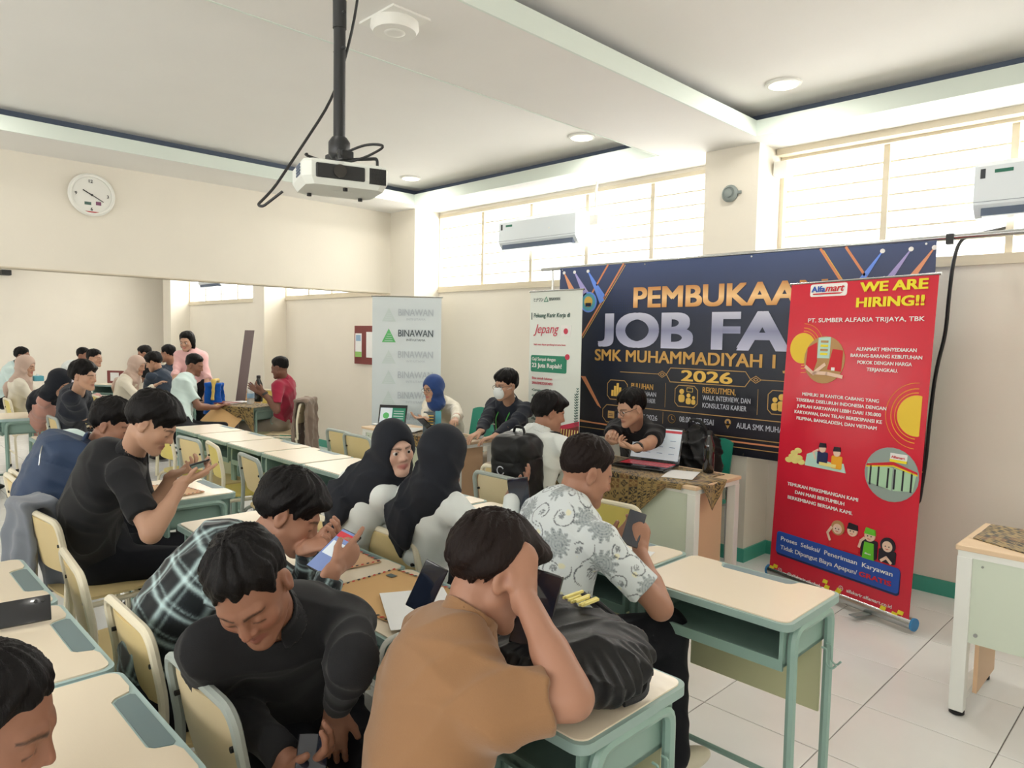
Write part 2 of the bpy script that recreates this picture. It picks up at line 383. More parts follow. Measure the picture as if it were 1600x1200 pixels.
def head_col(p, base, lips=(150, 88, 80), brow=(35, 27, 24), lash=True, open_=1., fem=False):
    q = p.copy(); q[:, 0] = np.abs(q[:, 0]); b = np.array(lin(base)); c = np.tile(b, (len(p), 1))
    def mix(m, col, a): c[:] = c*(1-(m*a)[:, None])+np.array(lin(col))*(m*a)[:, None]
    fr = np.clip((q[:, 1]-.05)*60, 0, 1)
    mix(np.exp(-((q[:, 0]-.042)**2/.00030+(q[:, 2]+.032)**2/.0003))*fr, (196, 120, 100), .25)
    mix(np.exp(-(q[:, 0]**2/.0002+(q[:, 2]+.03)**2/.0003))*fr, (190, 118, 98), .22)
    lm = np.clip(1.35-((q[:, 0]/.0255)**2+((q[:, 2]+.0615)/.0115)**2), 0, 1)**.5*(q[:, 1] > .07); mix(lm, lips, .75)
    ex = (q[:, 0]-.031)/.021; bm_ = (np.abs(ex) < 1)*np.clip(1.6-np.abs(q[:, 2]-(.0215-.004*ex**2))/(.0026*(1.25-.5*ex)), 0, 1)*(q[:, 1] > .05); mix(np.clip(bm_, 0, 1), brow, .85)
    if open_ <= 0: ll = np.exp(-((q[:, 2]+.0045+.5*(q[:, 0]-.031)**2/.02)/.0022)**2)*(np.abs(q[:, 0]-.0305) < .0135)*(q[:, 1] > .075)
    else: ll = np.exp(-((q[:, 2]-.0042)/.0017)**2)*(np.abs(q[:, 0]-.0305) < .0135)*(q[:, 1] > .072)
    mix(ll, (25, 18, 16), .9)
    mix(np.exp(-((q[:, 0]-.0855)**2+(q[:, 1]+.008)**2+q[:, 2]**2)/.00012), (120, 62, 48), .35)
    return c
def hairline(p, st):
    y = p[:, 1]; x = np.abs(p[:, 0])
    ys = [-.12, -.075, -.03, -.012, .012, .030, .050, .075, .12]
    if st == 'mop': zs = [-.055, -.05, -.012, .018, .026, .004, .024, .038, .042]
    elif st == 'fade': zs = [-.03, -.025, .0, .022, .028, .0, .055, .070, .072]
    elif st == 'bob': zs = [-.13, -.13, -.12, -.10, -.08, -.03, .05, .070, .072]
    elif st == 'fringe': zs = [-.05, -.045, -.01, .018, .024, -.002, .034, .042, .046]
    else: zs = [-.05, -.04, -.008, .018, .026, .0, .052, .064, .068]
    return np.interp(y, ys, zs)
def hair_prim(to_local, st, C, thick=1., sd=0., fine=True):
    def f(P):
        p = to_local(P); x, y, z = p.T
        phi = np.arctan2(x-.01, y+.035); rr = np.sqrt((x-.01)**2+(y+.035)**2)
        t = {'mop': .021, 'fade': .011, 'bob': .017, 'fringe': .018}.get(st, .014)*thick
        top = np.clip((z-.03)/.06, 0, 1)
        if st == 'fade': t = t*(.35+1.15*top)
        elif st == 'mop': t = t*(.85+.5*top-.35*np.clip((-.02-z)/.04, 0, 1))
        else: t = t*(.65+.75*top)
        d = sel(p, (0, -.016, .032), (.074, .093, .086))-t
        if st == 'mop': d = smin(d, sel(p, (0, -.02, .022), (.088, .098, .075)), .02); d = smin(d, sel(p, (0, .06, .075), (.062, .045, .028)), .02)
        if st == 'fringe': d = smin(d, sel(p, (0, .062, .072), (.058, .036, .026)), .02)
        if st == 'bob':
            d = smin(d, scp(p*A(1, .8, 1), (.066, -.02, .02), (.068, .01, -.125), .032, .026), .03); d = smin(d, scp(p*A(1, .8, 1), (-.066, -.02, .02), (-.072, .01, -.125), .032, .028), .03)
            d = smin(d, scp(p, (0, -.065, .02), (0, -.06, -.12), .05, .045), .04)
        ph = phi*(1+.12*np.sin(9*rr*10+sd))
        d = d+.0024*np.sin(ph*17+9*z*10+sd)*top**.3+.0012*np.sin(ph*41+2.7*np.sin(z*90+sd))+(.0030*np.sin(ph*6+sd+z*30) if st != 'fade' else 0)
        H0_ = hairline(p, st); s_ = np.clip((z-H0_)/.05, 0, 1); s_ = s_*s_*(3-2*s_); d = d+(1-s_)*t*.62
        H = H0_+(.008*np.sin(phi*11+sd)+.006*np.sin(phi*27+2*sd) if st in ('mop', 'fringe', 'short') else .002*np.sin(phi*15+sd))
        if st == 'mop': H = H+np.where(y > .05, .012*np.sin(x*60+sd), 0)
        d = smax(d, (H-z)*.75, .006)
        return d
    e = .145 if st != 'bob' else .21
    return Fn(f, C-e, C+e)
def frame(yaw, pitch=0, roll=0):                     # rows: right, forward, up ; degrees, pitch + = looks down
    a, p, r = map(math.radians, (yaw, pitch, roll)); f = A(math.cos(a)*math.cos(p), math.sin(a)*math.cos(p), -math.sin(p))
    rt = A(math.sin(a), -math.cos(a), 0); up = np.cross(rt, f)
    rt2 = rt*math.cos(r)+up*math.sin(r); up2 = np.cross(rt2, f); return np.array([rt2, f, up2])
def hand_prims(W, d, n, curl=.4, side=1, spread=.0, s=1., thumb=.4, point=False):
    """W wrist, d direction of the fingers, n palm normal (out of the palm); side +1 puts the thumb along cross(d, n)"""
    d = nrm(d); n = nrm(n-d*(n@d)); sx = np.cross(d, n)*side; pr = []
    pr.append(Cap(W-d*.01*s, W+d*.075*s, .030*s, .036*s, n, .40)); pr.append(Cap(W-d*.02*s, W+d*.02*s, .026*s, .028*s, n, .7))
    pr.append(Cap(W+d*.02*s+sx*.018*s, W+d*.05*s+sx*.022*s, .015*s, .012*s))
    fl_ = [.074, .080, .074, .058]; ra = [.0088, .0090, .0086, .0076]
    for i in range(4):
        off = (.0285-.019*i)*s; b = W+d*(.082-.004*abs(i-1))*s+sx*off; dd = d+sx*spread*(1.5-i)*.2; c = curl*(1+.08*i)
        if point and i == 0: c = .12
        p = b-dd*.02*s
        for k, (L, rr) in enumerate([(.02, 1.), (.46, 1.), (.32, .93), (.24, .85)]):
            a = c*[0, .6, 1.5, 2.1][k]; v = nrm(dd)*math.cos(a)+n*math.sin(a); L = L*s if k == 0 else L*fl_[i]*s
            e = p+v*L; pr.append(Cap(p, e, ra[i]*rr*s, ra[i]*rr*.93*s)); p = e
    p = W+d*.022*s+sx*.024*s; v = nrm(d*.75+sx*(.75-thumb*.7)+n*thumb); e = p+v*.036*s; pr.append(Cap(p, e, .0125*s, .0105*s)); v2 = nrm(v+d*.35-sx*.25*thumb); e2 = e+v2*.026*s; pr.append(Cap(e, e2, .0102*s, .0085*s))
    return [(p_, .004) for p_ in pr]
def ik(S, W, l1, l2, pole):
    v = W-S; L = np.linalg.norm(v); 
    if L > (l1+l2)*.995: W = S+v/L*(l1+l2)*.995; v = W-S; L = np.linalg.norm(v)
    L = max(L, abs(l1-l2)+.02)
    a = (l1*l1-l2*l2+L*L)/(2*L); hgt = math.sqrt(max(l1*l1-a*a, 1e-6)); u = v/np.linalg.norm(v); pole = nrm(pole-u*(pole@u)); return S+u*a+pole*hgt, S+u*L
SKINS = dict(tan=(164, 120, 98), brown=(144, 102, 82), dark=(122, 84, 68), fair=(212, 174, 154), light=(186, 146, 122))
mat('skin', attr=True, rough=.48, bump=(220, .05, .002), spec=.4)
MATS['skin'].node_tree.nodes['Principled BSDF'].inputs['Subsurface Weight'].default_value = .0
mat('hair_black', (15, 13, 14), .5, bump=(110, .6, .003), bstretch=(3, 3, .4), spec=.16)
mat('hair_brown', (26, 17, 15), .55, bump=(110, .5, .003), bstretch=(3, 3, .4), spec=.16)
mat('eye', attr=True, rough=.12)
mat('eyewear', (30, 28, 28), .3)
def cloth(name, rgb, rough=.85, sheen=.25, b=.25, attr=None): return mat(name, rgb, rough, bump=(350, b, .002), sheen=sheen, attr=attr, spec=.2)
cloth('black_cloth', (33, 34, 37), sheen=.1); cloth('black_trouser', (26, 28, 34), sheen=.05); cloth('camel_cloth', (146, 110, 78), sheen=.2); cloth('white_cloth', (226, 232, 230)); cloth('cream_cloth', (226, 220, 204))
cloth('mint_cloth', (206, 226, 224)); cloth('hijab_black', (34, 37, 44), sheen=.05, b=.15); cloth('hijab_beige', (196, 172, 158), b=.15); cloth('hijab_blue', (46, 72, 128), b=.15); cloth('mauve_cloth', (190, 142, 128))
cloth('navy_cloth', (52, 64, 80)); cloth('pink_cloth', (236, 190, 190)); cloth('maroon_cloth', (158, 40, 66)); cloth('grey_trouser', (150, 140, 126)); cloth('beige_trouser', (212, 198, 178)); cloth('lilac_cloth', (214, 208, 218)); cloth('jacket_dark', (38, 42, 52), sheen=.1)
cloth('plaid', attr=True, rgb=(0, 0, 0)); cloth('batik_shirt', attr=True, rgb=(0, 0, 0), b=.1)
cloth('collar_trim', (150, 104, 60))
mat('shoe_cream', (226, 220, 200), .5); mat('shoe_black', (24, 24, 26), .4); mat('sole', (235, 235, 232), .6)
mat('rubber', (22, 22, 24), .6)
SHO = {}
def person(label, C, hip, yaw, hy=None, hp=15, hr=0, skin='brown', hair='short', hairm='hair_black', top='black_cloth', bot='black_trouser', sleeve='short',
           RH=None, LH=None, fem=False, lvl=2, sc=1., curve=.05, legs=True, knees=None, feet=None, hijab=None, hem=.10, eyes=None, smile=0, thick=1., seed=0., neckoff=(0, 0, 0), stand=False,
           topcol=None, lapel=None, folds=1., mask=False, glasses=False, shoes='shoe_black', wide=1., armr=1., group=None, shoulder=None, tailpt=None, collar=True, feetmesh=True):
    C = np.array(C, float); hip = np.array(hip, float); hy = yaw if hy is None else hy
    h_s, h_c, h_h = {3: (.0042, .0062, .0042), 2: (.0058, .0085, .006), 1: (.0075, .011, .0085)}[lvl]
    if lvl == 3 and top == 'batik_shirt': h_c = .0042
    root = link('person', None, None, None, (hip[0], hip[1], 0)); tag(root, label, 'person', group); root['_o'] = [hip[0], hip[1], 0.]
    a = math.radians(yaw); fw = A(math.cos(a), math.sin(a), 0); rt = A(math.sin(a), -math.cos(a), 0); up0 = A(0, 0, 1)
    RF = frame(hy, hp, hr); hs = sc*(.97 if fem else 1.)
    def loc(P): return (P-C)@RF.T/hs
    v = C-hip; N = hip+v*.755-fw*.035+np.array(neckoff)
    lean = nrm(N-hip); bk = nrm(-fw+lean*(fw@lean)); M = (hip+N)/2+bk*curve; ch = N*.72+M*.28-lean*.02+bk*curve*.45
    sw = (.150 if fem else .172)*sc*wide; sd = nrm(rt)
    if shoulder is not None: sd = nrm(np.array(shoulder, float))
    SR = N+sd*sw-lean*.045; SL = N-sd*sw-lean*.045
    bodyp = []; shirt = []
    g = (.93 if fem else 1.)*sc*wide
    nf = bk
    # torso core + shirt
    bodyp += [(Cap(hip, M, .12*g, .12*g, nf, .6), .05), (Cap(M, ch, .12*g, .12*g, nf, .6), .05), (Cap(SR*.7+N*.3, SL*.7+N*.3, .04, .04), .04)]
    bodyp += [(Cap(N-lean*.03, C-RF[2]*.055*hs-RF[1]*.022*hs, .054*sc*(.88 if fem else 1), .050*sc*(.86 if fem else 1)), .02)]
    hb = hip-lean*(.02)
    shirt += [(Cap(hb, M, .158*g, .152*g, nf, .66), .05), (Cap(M, ch, .152*g, .162*g, nf, .66), .06), (Cap(ch, N-lean*.035, .155*g, .082*g, nf, .62), .05),
              (Cap(N-lean*.05, SR, .062*sc, .058*sc), .05), (Cap(N-lean*.05, SL, .062*sc, .058*sc), .05)]
    arms = {}
    for key, S, spec, sg in (('R', SR, RH, 1), ('L', SL, LH, -1)):
        if spec is None: spec = dict(W=hip+fw*.30+rt*.10*sg+up0*.02)
        W = np.array(spec['W'], float); pole = np.array(spec.get('pole', sd*sg*.5-up0*.8-fw*.3), float)
        if 'E' in spec: E = np.array(spec['E'], float)
        else: E, W = ik(S, W, .285*sc, .250*sc, pole)
        arms[key] = (S, E, W)
        ar = armr*(.85 if fem else 1.)
        bodyp += [(Cap(S, E, .046*ar, .038*ar), .02), (Cap(E, W, .039*ar, .025*ar), .02), (Cap(E+(W-E)*.15, E+(W-E)*.42, .036*ar, .036*ar), .02)]
        hd = np.array(spec.get('d', W-E), float); hn = np.array(spec.get('n', -up0), float)
        bodyp += hand_prims(W, hd, hn, spec.get('curl', .45), spec.get('tside', sg), spec.get('spread', .3), .98*sc*(.9 if fem else 1), spec.get('thumb', .4), spec.get('point', False))
        ue = nrm(E-S)
        if sleeve == 'short':
            ce = S+(E-S)*.72; shirt += [(Cap(S, E, .062*ar, .060*ar, cut=(ce, ue)), .035)]
        elif sleeve == 'elbow':
            ce = E+(W-E)*.12; uf = nrm(W-E); shirt += [(Cap(S, E, .060*ar, .054*ar), .035), (Cap(E, W, .053*ar, .053*ar, cut=(ce, uf)), .02)]
        else:
            ce = E+(W-E)*.93; uf = nrm(W-E); shirt += [(Cap(S, E, .061*ar, .053*ar), .035), (Cap(E, W, .051*ar, .036*ar, cut=(ce, uf)), .02)]
    hipz = hip-lean*.0
    def shirt_post(P, d):
        nm = scp(P, N-lean*.02, N+(C-N)*.6, .052*sc, .052*sc); d = smax(d, -nm, .006)
        if False:
            q = P-(N+lean*.002+nrm(C-N)*.012); ax = nrm(C-N); zz = q@ax; r_ = np.sqrt(np.maximum((q*q).sum(1)-zz*zz, 0)); rad = .062*sc+(-zz)*.35
            co = np.maximum(np.abs(r_-rad)-.0045, np.abs(zz)-.020); d = smin(d, co-.002, .006)
        wgt = .75
        for S, E, W in arms.values():
            wgt = wgt+1.0*np.exp(-((P-E)**2).sum(1)/.010)+.5*np.exp(-((P-S)**2).sum(1)/.012)
        wgt = wgt+.8*np.exp(-((P-hip)@lean-.06)**2/.008)
        d = d+wr(P-hip, .0068*folds, 1.5, seed)*np.minimum(wgt, 1.6)
        bo = (hip-lean*hem-P)@nrm(lean*.6+up0*.4)
        if not stand: d = np.maximum(d, bo)
        else: d = np.maximum(d, bo)
        return d
    tc_ = None
    if topcol: tc_ = lambda V: topcol(V, dict(hip=hip, N=N, lean=lean, rt=sd, bk=bk, arms=arms))
    blob('shirt', shirt, .05, h_c, top, root, shirt_post, tc_)
    if collar:
        ax = nrm((C-RF[1]*.03-UPV*.02)-N); cc0 = N+ax*.050; fwn = nrm(-bk-ax*(-bk@ax))
        def colf(P):
            q = P-cc0; zz = q@ax; fy = q@fwn; zz = zz+fy*.30; r_ = np.sqrt(np.maximum((q*q).sum(1)-(q@ax)**2, 0)); rad = .058*sc+np.clip(-zz+.012, 0, 1)*.42
            d = np.maximum(np.abs(r_-rad)-.0032, np.abs(zz)-.024); op = np.abs(q@sd)-.010-np.clip(-zz, 0, 1)*.5; return np.maximum(d, -np.maximum(op, -fy))
        e2 = A(.13, .13, .10); blob('collar', [(Fn(colf, cc0-e2, cc0+e2), 0)], 0, max(h_c*.62, .004), top, root, None, (lambda V: topcol(V, dict(hip=hip, N=N, lean=lean, rt=sd, bk=bk, arms=arms))) if topcol else None)
    # legs
    HR = hip+rt*.088*g-up0*.02; HL = hip-rt*.088*g-up0*.02; lg = []
    if legs:
        for i, (H0, sg) in enumerate(((HR, 1), (HL, -1))):
            if stand: K = H0-up0*.40+fw*.02; F = K-up0*.40-fw*.02
            else:
                kd = fw*.41+rt*.05*sg if knees is None else np.array(knees[i], float)-H0
                K = H0+kd if knees is not None else H0+kd; K[2] = max(K[2], .49) if knees is None else K[2]
                if knees is None: K[2] = .505
                F = K+fw*(-.02)+A(0, 0, -.41) if feet is None else np.array(feet[i], float)
                if F[2] < .085 or feet is None: F[2] = max(F[2], .085)
            lg += [(Cap(H0, K, .092*g, .066*g), .04), (Cap(K, F, .066*g, .052*g), .03)]
            bodyp += [(Cap(H0, K, .05, .045), .02), (Cap(K, F, .042, .034), .02)]
            fd = nrm((F-K)*A(1, 1, 0)*.3+fw)
            fd = fw if feet is None or len(feet) < 3 else nrm(np.array(feet[2], float))
            bodyp += [(Cap(F-A(0, 0, .03), F+fd*.13-A(0, 0, .052), .030, .022), .02)]
            if feetmesh:
                blob('shoe', [(Ell(F+fd*.05-A(0, 0, .045), (.046, .125, .038), np.array([np.cross(fd, up0), fd, up0])), .02), (Cap(F-A(0, 0, .03), F-fd*.01, .040, .042), .02)], .02, max(h_c, .007), shoes, root,
                     lambda P, d, F=F: np.maximum(np.maximum(d, .004-P[:, 2]), P[:, 2]-F[2]-.004))
        lg += [(Cap(HR, HL, .105*g, .105*g, nf, .9), .05), (Cap(hip, hip+lean*.08, .14*g, .135*g, nf, .7), .05)]
        fz = min(.13, .13)
        def leg_post(P, d):
            d = d+wr(P-hip, .004, 1.4, seed+1.); return np.maximum(d, .095-P[:, 2])
        blob('trousers', lg, .04, h_c*1.15, bot, root, leg_post)
    # body
    e = .15*hs
    Hp = Fn(lambda P: head_sdf(loc(P), 0 if eyes == 'closed' else (1. if eyes else .0), 1., smile)*hs, C-e, C+e)
    bodyp.append((Hp, .014))
    base = SKINS[skin]
    def bcol(V):
        p = loc(V); return head_col(p, base, open_=1 if eyes == 'open' else 0, lips=(176, 92, 92) if fem else (138, 84, 76))
    blob('body', bodyp, .02, h_s, 'skin', root, None, bcol)
    if eyes == 'open':
        for sg in (-1, 1):
            th = np.linspace(0, PI, 9); Vv = []; Fv = []; cc = []
            for i, t_ in enumerate(th):
                for j in range(12):
                    ph = 2*PI*j/12; q = A(math.sin(t_)*math.cos(ph), math.cos(t_), math.sin(t_)*math.sin(ph))*.0122; Vv.append(C+(q+A(sg*.0305, .0748, -.001))*hs@RF-A(hip[0], hip[1], 0)); cc.append(lin((28, 18, 14)) if t_ < .55 else lin((225, 220, 214)))
            Fv = [(i*12+j, i*12+(j+1) % 12, (i+1)*12+(j+1) % 12, (i+1)*12+j) for i in range(8) for j in range(12)]
            link('eye', mesh_np('eye', Vv, Fv, True, np.array(cc)), 'eye', root)
    if hair and not hijab:
        hp_ = hair_prim(lambda P: (P-C)@RF.T/hs, hair, C, thick, seed)
        blob('hair', [(hp_, 0)], .0, h_h, hairm, root)
    if glasses:
        gm = MB(); T = lambda q: C+np.array(q)*hs@RF-A(hip[0], hip[1], 0)
        for sg in (-1, 1):
            ring = [T((sg*.032+.023*math.cos(t), .094, -.003+.017*math.sin(t))) for t in np.linspace(0, 2*PI, 17)]; gm.tube(ring, .0016, 5)
            gm.tube([T((sg*.054, .094, .004)), T((sg*.074, .06, .006)), T((sg*.079, -.01, .008))], .0016, 5)
        gm.tube([T((-.010, .096, .0)), T((0, .1, .003)), T((.010, .096, .0))], .0016, 5); gm.build('glasses', 'eyewear', root, True)
    if mask:
        blob('face_mask', [(Fn(lambda P: np.maximum(smax(sel(loc(P), (0, .075, -.045), (.052, .045, .058)), -sel(loc(P), (0, .055, -.045), (.05, .045, .06)), .004), np.maximum(.03-loc(P)[:, 1], loc(P)[:, 2]+.0)), C-e, C+e), 0)], 0, .005, 'mask_white', root)
        mm = MB()
        for sg in (-1, 1): mm.tube([C+np.array(q)*hs@RF-A(hip[0], hip[1], 0) for q in ((sg*.05, .07, -.03), (sg*.075, .02, -.01), (sg*.081, -.018, -.008))], .0015, 5)
        mm.build('mask_loop', 'mask_white', root)
    if hijab:
        col, tail = hijab
        def hj(P):
            p = loc(P); d = sel(p, (0, -.012, .026), (.090, .108, .108)); d = smin(d, scp(p, (0, .0, -.05), (0, -.015, -.14), .078, .085), .05)
            return d
        pr = [(Fn(hj, C-.27, C+.16), .03)]
        if tail is not None: pr += [(Cap(N+sd*.06-lean*.03, N-sd*.06-lean*.03, .084, .084, nf, .95), .05), (Cap(N+fw*.03-lean*.02, N+fw*.06-lean*.15, .09, .06, fw, .55), .05)]
        if tail:
            bpt = ch+bk*(.152*g*.66); T0 = N+bk*.06; T1 = bpt+bk*.022-lean*.02; T2 = (M+bk*(.152*g*.66+.024))-lean*.02
            if tailpt is not None: T2 = T2+np.array(tailpt, float)
            pr += [(Cap(C+bk*.03-lean*.05, T1, .080, .088, bk, .42), .05), (Cap(T1, T2, .088, .008, bk, .33), .03)]
        def hpost(P, d):
            p = loc(P); d = d+wr(P-C, .0060, 2.0, seed)*np.clip((-p[:, 2]+.06)/.1, .15, 1)
            fo = sel(p, (0, .105, -.022), (.060, .075, .080)); d = smax(d, -fo, .010); return d
        blob('hijab', pr, .03, h_h*1.15, col, root, hpost)
    root['_N'] = list(N)
    return dict(root=root, N=N, C=C, arms=arms, M=M, ch=ch, lean=lean, bk=bk, rt=sd, fw=fw, hip=hip, RF=RF, h=h_c)
mat('mask_white', (226, 232, 232), .7, bump=(200, .1, .002))
# ---- garment prints, laid out on the garment itself ----
def garment_uv(V, B):
    u = np.zeros(len(V)); v = np.zeros(len(V)); best = np.full(len(V), 9.)
    segs = [(B['hip'], B['N'], B['rt'], 0., .17)]+[(s[0], s[1], B['rt'], .9+i, .06) for i, s in enumerate(B['arms'].values())]+[(s[1], s[2], B['rt'], .9+i, .055) for i, s in enumerate(B['arms'].values())]
    for k, (a, b, r, off, rad) in enumerate(segs):
        ax = b-a; L = np.linalg.norm(ax); ax = ax/L; r = nrm(r-ax*(r@ax)) if abs(nrm(r)@ax) < .95 else nrm(np.cross(ax, A(0, 0, 1))); f = np.cross(ax, r)
        q = V-a; z = q@ax; x = q@r; y = q@f; t = np.clip(z, 0, L); d = np.sqrt(x*x+y*y+(z-t)**2)-rad
        th = np.arctan2(x, -y); uu = th*(.15 if k == 0 else .06)
        m = d < best-(.0 if k == 0 else .0); best[m] = d[m]; u[m] = uu[m]+off; v[m] = z[m]+(0 if k < 3 else .285)
    return u, v
def plaid_col(V, B):
    u, v = garment_uv(V, B); k = lin((28, 34, 38)); w_ = lin((188, 214, 216))
    c = np.tile(np.array(k), (len(V), 1)); per = .085
    def line(t, c0, wd): 
        s = np.abs(((t-c0)/per) % 1-.5)*per; return np.exp(-(s/wd)**2)
    n = .6+.4*np.sin(u*900)*np.sin(v*900)
    s = np.maximum(line(u, 0, .0065)*.75, line(u, .02, .003)*.35)+np.maximum(line(v, 0, .0065)*.8, line(v, .022, .003)*.4); s = np.clip(s*(.8+.2*n), 0, 1.25)
    c = c*(1-np.clip(s, 0, 1)[:, None])+np.array(w_)*np.clip(s, 0, 1)[:, None]
    big = (np.sin(2*PI*u/per/1+.8) > .2)*(np.sin(2*PI*v/per+.8) > .2); c = c*np.where(big, .75, 1.)[:, None]
    return c
def batik_col(V, B):
    u, v = garment_uv(V, B); rng = random.Random(5); c = np.tile(np.array(lin((214, 222, 224))), (len(V), 1)); ink = np.zeros(len(V)); yel = np.zeros(len(V)); dk = np.zeros(len(V))
    cell = .085
    iu = np.floor(u/cell).astype(int); iv = np.floor(v/cell).astype(int)
    for du in (-1, 0, 1):
        for dv in (-1, 0, 1):
            a, b = iu+du, iv+dv; hsh = np.sin(a*127.1+b*311.7)*43758.5; h1 = hsh-np.floor(hsh); hsh = np.sin(a*269.5+b*183.3)*43758.5; h2 = hsh-np.floor(hsh)
            x = u-(a+.5+.25*(h1-.5))*cell; y = v-(b+.5+.25*(h2-.5))*cell; r = np.hypot(x, y); th = np.arctan2(y, x)
            leaf = ((a+2*b) % 3 == 0)
            # curled tendril: spiral line ending in a little bud
            sp = np.abs(((r/.034-((th+h1*6.28) % (2*PI))/(2*PI)) % 1)-.0); sp = np.minimum(sp, 1-sp)*.034
            ln = (sp < .0018)*(r < .046)*(r > .016)*(~leaf); ink = np.maximum(ink, ln*.85)
            bud = (r < .0105)*(np.abs(np.sin(3*th+h2*6)) > .45)*(~leaf); ink = np.maximum(ink, bud*.7)
            yel = np.maximum(yel, (np.hypot(x-.02, y-.012) < .009)*(~leaf)*(h2 > .4))
            # palm frond
            th2 = th-h1*6.28; R = .058*(.45+.55*np.abs(np.cos(th2/2)))*(.62+.38*np.abs(np.cos(th2*6.5))); fr = leaf*(r < R); rib = np.abs(np.sin(th2*6.5*1.)) < .22
            dk = np.maximum(dk, fr*(.62+.3*rib)*(.8+.2*np.sin(r*700)))
    gcol = np.array(lin((84, 98, 104))); c = c*(1-dk[:, None])+gcol*dk[:, None]; c = c*(1-.6*yel[:, None])+np.array(lin((232, 226, 178)))*.6*yel[:, None]
    c = c*(1-ink[:, None])+np.array(lin((52, 60, 72)))*ink[:, None]
    return c
# ================= furniture =================
mat('ply', (222, 200, 146), .45, bump=(30, .06), var=.04, bstretch=(1, 12, 1)); mat('ply_pale', (226, 208, 170), .45, bump=(30, .06), var=.04, bstretch=(1, 12, 1)); mat('ply_yellow', (222, 204, 112), .45, var=.04)
mat('tube_cream', (232, 224, 200), .35, spec=.5); mat('tube_grey', (166, 176, 172), .35, spec=.5)
mat('desk_top', (240, 226, 202), .28, bump=(25, .03), var=.02, bstretch=(1, 14, 1), coat=.15); mat('desk_rim', (146, 172, 166), .4); mat('desk_metal', (142, 172, 162), .35, spec=.5, var=.02); mat('desk_tray', (112, 134, 138), .45)
mat('modesty', (200, 200, 160), .5, bump=(30, .05), var=.03, bstretch=(1, 10, 1)); mat('steel', (190, 192, 192), .25, metal=1); mat('desk_rim_pale', (178, 204, 204), .4)
def chair(label, x, y, rz=0, frame='tube_cream', ply='ply', group=None, proto={}):
    key = (frame, ply)
    r = thing('classroom_chair', label, 'chair', (x, y, 0), math.radians(rz), group)
    if key not in proto:
        S = MB(); n = 7; V = []
        ou = []
        for i in range(24):
            t = 2*PI*i/24; ou.append((.205*abs(math.cos(t))**.35*np.sign(math.cos(t)), .01+.195*abs(math.sin(t))**.45*np.sign(math.sin(t))))
        S.prism(ou, .0, .011); S.V = [(a, b, c+.442-.018*max(0, (b-.12)/.09)**2+.012*(a/.2)**2*.6) for a, b, c in S.V]
        parts = [('seat', S, ply)]
        Bk = MB(); V = []; F = []; m_ = 10
        for side in (0, 1):
            for j in range(6):
                for i in range(m_+1):
                    u = -1+2*i/m_; zz = .575+.215*j/5; wv = .175*(1-.10*max(0, abs(j-2.5)-1.5)); yy = -.196-.022*(1-u*u)-(zz-.575)*.17+side*.010
                    V.append((u*wv, yy, zz))
        k = 6*(m_+1)
        for side in (0, 1):
            for j in range(5):
                for i in range(m_):
                    a = side*k+j*(m_+1)+i; f = (a, a+1, a+m_+2, a+m_+1); F.append(f if side else f[::-1])
        for i in range(m_): F += [(i, i+1, k+i+1, k+i), (5*(m_+1)+i+1, 5*(m_+1)+i, k+5*(m_+1)+i, k+5*(m_+1)+i+1)]
        for j in range(5): F += [(j*(m_+1), (j+1)*(m_+1), k+(j+1)*(m_+1), k+j*(m_+1))[::-1], (j*(m_+1)+m_, (j+1)*(m_+1)+m_, k+(j+1)*(m_+1)+m_, k+j*(m_+1)+m_)]
        Bk.add(V, F); parts.append(('backrest', Bk, ply))
        T = MB().tube([(-.2, -.215, .40), (-.2, -.205, .60), (-.195, -.238, .80), (.195, -.238, .80), (.2, -.205, .60), (.2, -.215, .40)], .0135, 8, .055)
        parts.append(('back_frame', T, frame))
        for sx in (-1, 1):
            L_ = MB().tube([(sx*.2, -.19, .012), (sx*.2, -.205, .425), (sx*.19, .17, .425), (sx*.2, .205, .012)], .0125, 8, .06); parts.append(('leg', L_, frame))
            for yy in (-.19, .205): parts.append(('foot_cap', MB().lathe([(.016, 0), (.016, .03), (.013, .032)], (sx*.2, yy, 0), 10), 'rubber'))
        parts.append(('stretcher', MB().tube([(-.19, .08, .425), (.19, .08, .425)], .009, 6).tube([(-.2, -.2, .2), (.2, -.2, .2)], .009, 6), frame))
        parts.append(('bolt', MB().lathe([(.007, -.006), (.007, .006)], (-.165, -.226, .70), 8, 'y').lathe([(.007, -.006), (.007, .006)], (.165, -.226, .70), 8, 'y'), 'rubber'))
        proto[key] = [(n_, (o_ := mb.build(n_, m_, None, True)).data, bpy.data.objects.remove(o_, do_unlink=True))[:2] for n_, mb, m_ in parts]
    for n_, me in proto[key]: link(n_, me, None, r)
    return r
DW, DD, DH = .585, .42, .75
